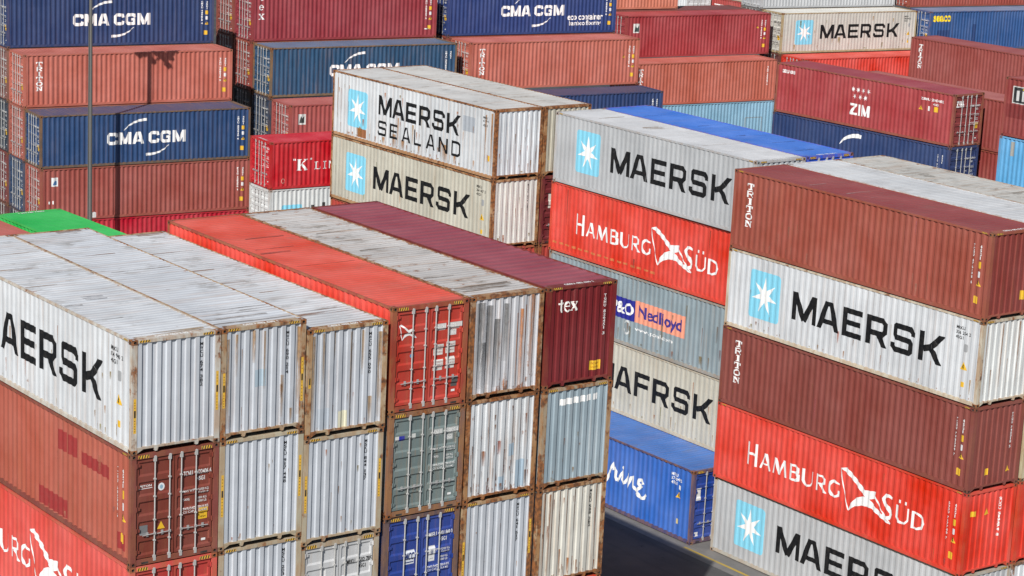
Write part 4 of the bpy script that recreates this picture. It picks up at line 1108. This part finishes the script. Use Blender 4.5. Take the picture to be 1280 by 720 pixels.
c = F(2, 4, (.14, .04, .04), 'red bar doors with shadow in their colour below those at the top edge'); codes_far(c)  # door red darkened to paint in the shadow
c = F(2, 3, (.05, .05, .06), 'bar doors coloured black as shadow deep in the gap')  # shadow painted as a near-black door colour
c = F(1, 2, (.05, .05, .06), 'bar doors coloured black as shadow above the crimson container')  # near-black again, standing in for the gap shadow
GO, GR = (24.93, 50.95), -6.1
def G(k, tier, col, label, **kw):
    kw.setdefault('rust', .1)
    x, y, r = rowpos(GO, k, GR, 2.9)
    return Box((x, y, r), Z(tier), col, label, GB, near='blank', far='door', **kw)
c = G(0, 4, C_SALMON, 'salmon red container with vertical white word under the one with two small lines', roof=(.47, .13, .10), rroof=.05)
c.side('lettering', triton_polys(), WHITE, key='tri'); c.white_codes(); c.triangle(11.05, 1.7, .2); codes_far(c, 'TCNU', '220865 9')
c = G(1, 5, (.022, .046, .165), 'dark blue container with white capitals and two extra lines of small lettering', rust=.04)
c.side('lettering', shipping_line_caps(), WHITE, key='cma'); c.white_codes('CMAU'); codes_far(c)
c.side('small_lettering', text_in('eco container', 8.6, .84, 11.2, 1.22, .022) + text_in('bamboo flooring', 8.72, .46, 11.1, .80, .02), WHITE)
c = G(-1, 3, C_NAVY2, 'navy container whose dusty roof shows beside the off-white roof', roof=(.055, .06, .12), rroof=.15); c.white_codes('CMAU', False); codes_far(c)
c = G(1, 4, (.24, .055, .045), 'container in the dark slot between the two salmon red ones'); codes_far(c)

HO, HR = (42.77, 57.25), -6.0
c = Box((*HO, HR), Z(3), (.44, .115, .078), 'orange red container with a vertical white word above the light blue one', GB, rust=.04, roof=(.47, .13, .10), rroof=.05)
c.side('lettering', triton_polys(), WHITE, key='tri'); c.white_codes(full=False, plates=False)
c = Box((*HO, HR), Z(2), C_LBLUE, 'light blue container at the back beneath the orange red one', GB, rust=.1)
c.side('repair_frame', stroke([(9.8, .3), (9.8, 1.75), (11.2, 1.75), (11.2, .3)], .06), (.22, .27, .30))
c = Box((44.1, 59.6, HR), Z(4), (.30, .036, .042), 'wine red container with a small dark badge and yellow plate', GB, rust=.06, roof=(.34, .05, .055), rroof=.05)
c.white_codes('TGHU'); c.triangle(11.1, 1.85, .2); c.side('badge', rect(.65, 1.72, 1.15, 2.35), (.62, .62, .6), .003, M_PLAIN); c.side('badge_mark', poly_tris([(.72, 1.8), (1.08, 1.8), (1.08, 2.25), (.95, 2.05), (.8, 2.25)]), (.04, .06, .06), .005)
c = Box((44.9, 62.9, HR), Z(5), (.50, .17, .11), 'short pale orange container at the top edge of the picture', GB, L=L20, rust=.03)

IO, IR = (57.14, 58.1), -6.6
def I(k, tier, col, label, o=IO, **kw):
    kw.setdefault('rust', .15)
    return Box(rowpos(o, k, IR, 2.62), Z(tier), col, label, GB, near='blank', far='door', **kw)
c = I(0, 4, (.52, .515, .47), 'cream container with star panel and black lettering far back on an orange roof', depth=.018, rust=.28, roof=(.58, .57, .53), rroof=.1, frame=(.42, .36, .22), rframe=.5)
c.scatter('side', 30, (.42, .26, .10), .35, (.04, .14), seed=13); c.star_lines(); c.black_codes(); c.door_marks('MAEU', '622 190', 'far', color=BLACK)
c = I(-1, 3, (.60, .045, .03), 'orange red roof and side below the far cream star panel container', rust=.04, roof=(.60, .075, .055))
c = I(1, 5, C_GREYW, 'pale grey container above the far cream star panel one', rust=.06)
JO = (69.84, 55.9)
c = I(0, 4, (.028, .085, .24), 'blue container with small yellow lettering at the back', o=JO, rust=.18, roof=(.16, .21, .32), rroof=.1)
sw = text_polys('seaco', .035)[0]
c.side('lettering', xf(sw, 1.66, .46, .32, 2.12), (.85, .62, .02)); c.door_marks('SEGU', '544170 1', 'far')
c.side('repaint_patch', rect(.75, .9, 1.9, 1.5) + rect(4.1, .4, 4.45, 1.9), (.022, .05, .15), .002)
c = I(1, 5, (.28, .06, .045), 'rust red container above the blue one with yellow lettering', o=JO, rust=.12); c.door_marks('TRLU', '610377 2', 'far')

# far stack glimpsed over the back row
c = Box((60.3, 84.2, -90), 11.6, (.60, .62, .64), 'white container doors glimpsed beyond the wine red roof', GB, near='door', rust=.1)
c = Box((63.0, 80.4, -90), 10.95, (.36, .05, .045), 'small patch of red container beyond the wine red roof', GB, near='door', rust=.1); c.door_marks('TTNU', '118 402', 'near', tri=False); c.side('id_code', text_in('TTNU 118', 8.5, 2.1, 10.5, 2.45, .03), WHITE)
c = Box((63.0, 80.4, -90), 10.95 + TIER, (.46, .44, .34), 'beige container edge beyond the wine red roof', GB, near='blank', rust=.3)
c = Box(rowpos((44.1, 59.6), 1, HR), Z(4), (.16, .05, .045), 'added container darkening the slot between the wine red and cream ones', GB, rust=.1)  # added filler, coloured dark so the gap reads as shade
c = Box(rowpos((57.14, 58.1), 1, -6.6), Z(4), (.16, .16, .16), 'added dark container shading the gap behind the far cream star panel one', GB, rust=.1)  # added behind the gap to make it dark
c = Box(rowpos((57.14, 58.1), 0, -6.6), Z(3), (.12, .04, .04), 'added filler, dark like shade, in the slot under the far cream star panel one', GB, rust=.1)  # added filler with the slot's shade in its colour

# crimson short container with a pale one under it
c = Box((6.99, 43.86, -4.2), 7.77, C_CRIM, 'short crimson container with white serif lettering beside the cream star panel one', GB, L=L20, H=STD, rust=.05, roof=(.50, .025, .04), rroof=.04)
c.side('lettering', serif_kline(), WHITE); c.door_marks('KKTU', '761204 0', 'far', plate=False, tri=False); c.side('ring_mark', stroke(arc(.8, .45, .1, .13, 0, 340, 12), .03), (.6, .3, .25)); c.roof_strip('far')
c = Box((6.99, 43.86, -4.2), 7.77 - 2.58, (.56, .58, .58), 'short white container with a blue star panel under the crimson one', GB, L=L20, H=STD, rust=.16)
c.side('star_panel', round_rect(.75, .45, 2.0, 1.7, .1), SKY, .002); c.side('star_emblem', xf(star7(), 1.05, 1.1, .85, .52), (.8, .82, .82), .0045)
c.side('sticker', rect(2.55, 1.3, 2.75, 1.62) + rect(3.2, 1.42, 3.4, 1.72), (.05, .05, .05), .003)

# ---- far side stacks
c = Box((37.13, 37.26, -87.6), 11.7, C_WINE, 'wine red container with seven white stars over white capitals and bar doors', GZ, near='door', rust=.12, roof=(.30, .05, .062), rroof=.08, scale=1.1, endcol=(.20, .03, .032), frame=(.25, .06, .05), rframe=.35)
st6 = []
for x, y in ((5.62, 2.36), (6.02, 2.36), (6.42, 2.36), (6.82, 2.36), (5.78, 1.97), (6.2, 1.97), (6.62, 1.97)):
    st6 += xf(star7(), .27, .34, (x - 5.45) * .87 + 5.2, y - .37)
c.side('star_emblem', st6, WHITE)
zim = rect(0, .8, .9, 1) + rect(0, 0, .95, .2) + stroke([(.1, .1), (.8, .9)], .26) + rect(1.1, 0, 1.36, 1) + rect(1.5, 0, 1.74, 1) + rect(2.3, 0, 2.54, 1) + clip01(stroke([(1.62, 1.05), (2.02, .05)], .22) + stroke([(2.42, 1.05), (2.02, .05)], .22))
c.side('lettering', xf(zim, 1.36 / 2.54, .64, 5.33, .72), WHITE); c.side('id_code', text_in('GESU 4013', .38, 2.35, 1.34, 2.55, .04), WHITE)
c.side('id_code', text_in('ZIMU 290482', 10.0, 2.3, 11.5, 2.44, .02) + text_in('45G1', 10.8, 2.08, 11.2, 2.2, .02), WHITE); c.triangle(10.05, 1.75, .28); c.side('sticker', rect(10.5, 1.75, 10.65, 2.0), WHITE, mat=M_PLAIN); c.side('caution_plate', rect(10.9, 1.74, 11.15, 2.02), YELLOW, mat=M_PLAIN)
c.end('lettering', xf(zim, .62 / 2.54, .34, .22, 2.16), WHITE); c.door_marks('ZIMU', '290482 1', tri=False); 
c = Box((37.0, 37.2, -87.6), 11.7 - TIER, C_NAVY2, 'navy container with a white swoosh under the wine red starred one', GZ, near='door', rust=.08, scale=1.1, endcol=(.022, .04, .12))
c.side('swoosh', swoosh(), WHITE); c.white_codes('CMAU', False); c.door_marks('CMAU', '447201 8', plate=False, tri=False)
c = Box((40.9, 35.2, -88.5), 11.22, (.24, .045, .04), 'dull red container with faded pinkish roof behind the starred one', GZ, roof=(.36, .11, .095), rroof=.05, rust=.15)
c = Box((40.9, 35.2, -88.5), 11.22 - TIER, (.24, .045, .04), 'dull red bar doors with white capitals in the gap below', GZ, near='door', rust=.2); c.end('lettering', xf(zim, .62 / 2.54, .34, .3, 2.0), WHITE)
c = Box((56.48, 45.07, -88.5), Z(4), (.26, .058, .05), 'brown red container with a vertical white word near the upper picture edge', GZ, rust=.06, roof=(.29, .075, .07), rroof=.04)
c.side('lettering', triton_polys(), WHITE, key='tri')
c = Box((30.16, 13.95, -90), Z(5), (.24, .042, .04), 'wine red container with a black name plate at the picture edge', GZ, rust=.12, roof=(.34, .08, .07))
c.side('name_plate', rect(.5, 1.66, 3.4, 2.5), (.5, .5, .49), .003, M_PLAIN); c.side('name_plate', rect(.55, 1.71, 3.35, 2.45), (.02, .025, .03), .005, M_PLAIN)
c.side('lettering', text_in('1Bu', .75, 1.8, 2.0, 2.3, .03), (.5, .5, .5), .007); c.side('name_plate', rect(1.1, 2.34, 3.2, 2.41), (.6, .45, .05), .007, M_PLAIN)
c.side('repaint_patch', rect(.2, .95, 4.0, 1.6), (.18, .03, .03), .002)
c = Box((30.1, 13.95, -90), Z(4), (.10, .34, .60), 'sky blue container under the one with the black name plate', GZ, rust=.14)
c.side('rust_band', rect(.75, 2.0, .95, 2.7), (.3, .3, .28), .002)

for t, k in ((3, C_BROWN), (2, C_WHITE), (1, C_SLATE)):
    c = Box((30.1, 13.95, -90), Z(t), k, 'container hidden inside a stack below one whose roof or side shows', GD, rust=.2)

# ------------------------------------------------------------------ ground
def ground_material():
    m, nt = new_mat('asphalt'); N = NT(nt)
    out = N.n('ShaderNodeOutputMaterial'); bs = N.n('ShaderNodeBsdfPrincipled'); N.link(bs.outputs[0], out.inputs[0])
    tc = N.n('ShaderNodeTexCoord'); P = tc.outputs['Object']
    n1 = N.noise(P, .35, 5); n2 = N.noise(P, 14, 4)
    tr = N.noise(N.scaled(P, (1.6, .08, 1)), 1.0, 5)
    c = N.mix(N.ramp(n1, .3, .75), (.045, .045, .047), (.085, .083, .08))
    c = N.mix(N.math('MULTIPLY', N.ramp(tr, .5, .7), .5), c, (.03, .03, .031))
    c = N.mix(N.math('MULTIPLY', N.ramp(N.noise(P, 1.1, 6, .7), .6, .68), .6), c, (.018, .017, .017))
    c = N.mix(N.math('MULTIPLY', N.ramp(n2, .55, .75), .4), c, (.13, .125, .12))
    N.link(c, bs.inputs['Base Color']); bs.inputs['Roughness'].default_value = .85
    b = N.n('ShaderNodeBump'); b.inputs['Strength'].default_value = .3; b.inputs['Distance'].default_value = .02
    N.link(N.noise(P, 40, 4), b.inputs['Height']); N.link(b.outputs[0], bs.inputs['Normal'])
    return m
g = MB(); g.face([(-900, -700, 0), (1100, -700, 0), (1100, 1300, 0), (-900, 1300, 0)])
o = bpy.data.objects.new('ground', g.mesh('ground', [ground_material()], False)); COL.objects.link(o); o['kind'] = 'structure'
# concrete strip that carries the stacks, and the painted line beside it
def strip(name, x0, x1, y0, y1, z, mat):
    b = MB(); b.face([(x0, y0, z), (x1, y0, z), (x1, y1, z), (x0, y1, z)])
    o = bpy.data.objects.new(name, b.mesh(name, [mat], False)); COL.objects.link(o); o['kind'] = 'structure'
    return o
def concrete(name, a, b_):
    m, nt = new_mat(name); N = NT(nt)
    out = N.n('ShaderNodeOutputMaterial'); bs = N.n('ShaderNodeBsdfPrincipled'); N.link(bs.outputs[0], out.inputs[0])
    P = N.n('ShaderNodeTexCoord').outputs['Object']
    c = N.mix(N.ramp(N.noise(P, .9, 6, .6), .3, .72), a, b_)
    c = N.mix(N.math('MULTIPLY', N.ramp(N.noise(N.scaled(P, (6, .4, 1)), 1, 5), .55, .75), .5), c, (.09, .08, .07))
    c = N.mix(N.math('MULTIPLY', N.ramp(N.noise(P, 6, 8, .7), .58, .66), .55), c, (.08, .075, .07))
    N.link(c, bs.inputs['Base Color']); bs.inputs['Roughness'].default_value = .85
    return m
strip('pavement', -1.1, 30, -60, 45, .004, concrete('worn_concrete', (.13, .125, .12), (.19, .18, .17)))
strip('painted_line', -.72, -.6, -60, .62, .008, concrete('line_paint', (.42, .28, .03), (.30, .22, .07)))

# ------------------------------------------------------------------ lamp mast
def single(name, b, mats, root, color=None, rust=0):
    return link(name, b.mesh(name, mats), root, color, rust, .3)
mast = bpy.data.objects.new('lamp_mast', None); COL.objects.link(mast); mast.location = (-1.17, 48.62, 0)
mast['label'] = 'slender grey steel lamp mast in front of the back row'; mast['category'] = 'lamp mast'
b = MB(); b.tube((0, 0, .02), (0, 0, 17.6), .125, .08, 16); single('pole', b, [M_POLE], mast)
b = MB(); b.tube((0, 0, 0), (0, 0, .05), .3, .3, 16)
for i in range(6):
    a = i * pi / 3; b.tube((.24 * cos(a), .24 * sin(a), .05), (.24 * cos(a), .24 * sin(a), .1), .025, k=6)
single('base_plate', b, [M_POLE], mast)
b = MB(); b.box((.12, -.12, 3.5), (.30, .06, 3.76)); single('junction_box', b, [M_PLAIN], mast, (.75, .75, .74))
b = MB(); b.tube((-.16, -.05, 1.0), (-.13, -.05, 14.0), .022, k=6); single('cable_duct', b, [M_POLE], mast)
b = MB(); b.tube((-.8, 0, 17.35), (1.75, 0, 17.35), .06, k=8); single('cross_arm', b, [M_POLE], mast)
b = MB(); b.tube((0, 0, 16.55), (1.2, 0, 17.0), .04, k=8); single('brace', b, [M_POLE], mast)
for (x, y, z) in ((-.72, .0, 17.2), (-.32, .05, 17.15), (.42, 0, 17.12), (.85, .1, 17.05), (1.25, -.1, 17.15), (1.62, 0, 17.12), (.95, .05, 16.72), (1.35, 0, 16.75), (1.15, -.05, 16.4), (.3, .1, 16.6)):
    b = MB(); b.prism([(-.15, -.08), (.15, -.08), (.11, .09), (-.11, .09)], 'y', -.12, .12)
    b.tube((0, 0, .08), (0, 0, min(.5, 17.33 - z)), .018, k=6)
    b.v = [(vx + x, vy + y, vz + z) for vx, vy, vz in b.v]
    f = single('floodlight', b, [M_POLE], mast)
    b = MB(); b.box((x - .13, y - .1, z - .092), (x + .13, y + .1, z - .083)); link('lens', b.mesh('lens', [M_LAMP]), mast, parent=f)

# ------------------------------------------------------------------ camera, sun, sky
cam = bpy.data.cameras.new('camera'); cam.sensor_width = 36; cam.lens = 2866.2611 / 1280 * 36; cam.clip_end = 3000; cam.clip_start = .5
co = bpy.data.objects.new('camera', cam); COL.objects.link(co)
yaw, pt, ro = R(37.2089), R(13.1443), R(2.7299)
fw = Vector((sin(yaw) * cos(pt), cos(yaw) * cos(pt), -sin(pt))); rt = Vector((cos(yaw), -sin(yaw), 0)); up = rt.cross(fw)
r2 = rt * cos(ro) + up * sin(ro); u2 = -rt * sin(ro) + up * cos(ro)
co.matrix_world = Matrix(((r2.x, u2.x, -fw.x, -55.243), (r2.y, u2.y, -fw.y, -59.8936), (r2.z, u2.z, -fw.z, 28.5685), (0, 0, 0, 1)))
scene.camera = co
AZ, EL = 37.0, 38.3                      # light travels towards +x+y
dirv = Vector((cos(R(AZ)) * cos(R(EL)), sin(R(AZ)) * cos(R(EL)), -sin(R(EL))))
sl = bpy.data.lights.new('sun', 'SUN'); sl.energy = 4.7; sl.angle = R(.5); sl.color = (1.0, .965, .915)
so = bpy.data.objects.new('sun', sl); COL.objects.link(so); so.rotation_euler = dirv.to_track_quat('-Z', 'Y').to_euler()
w = bpy.data.worlds.new('World'); scene.world = w; w.use_nodes = True
nt = w.node_tree; nt.nodes.clear()
sky = nt.nodes.new('ShaderNodeTexSky'); sky.sky_type = 'NISHITA'; sky.sun_disc = False
sky.sun_elevation = R(EL)
sd = -dirv; sky.sun_rotation = math.atan2(sd.x, sd.y)
bg = nt.nodes.new('ShaderNodeBackground'); bg.inputs['Strength'].default_value = .065
wo = nt.nodes.new('ShaderNodeOutputWorld'); nt.links.new(sky.outputs[0], bg.inputs[0]); nt.links.new(bg.outputs[0], wo.inputs[0])
scene.view_settings.view_transform = 'Standard'; scene.view_settings.look = 'None'
scene.view_settings.gamma = 1; scene.view_settings.exposure = 0.14
scene.cycles.max_bounces = 6
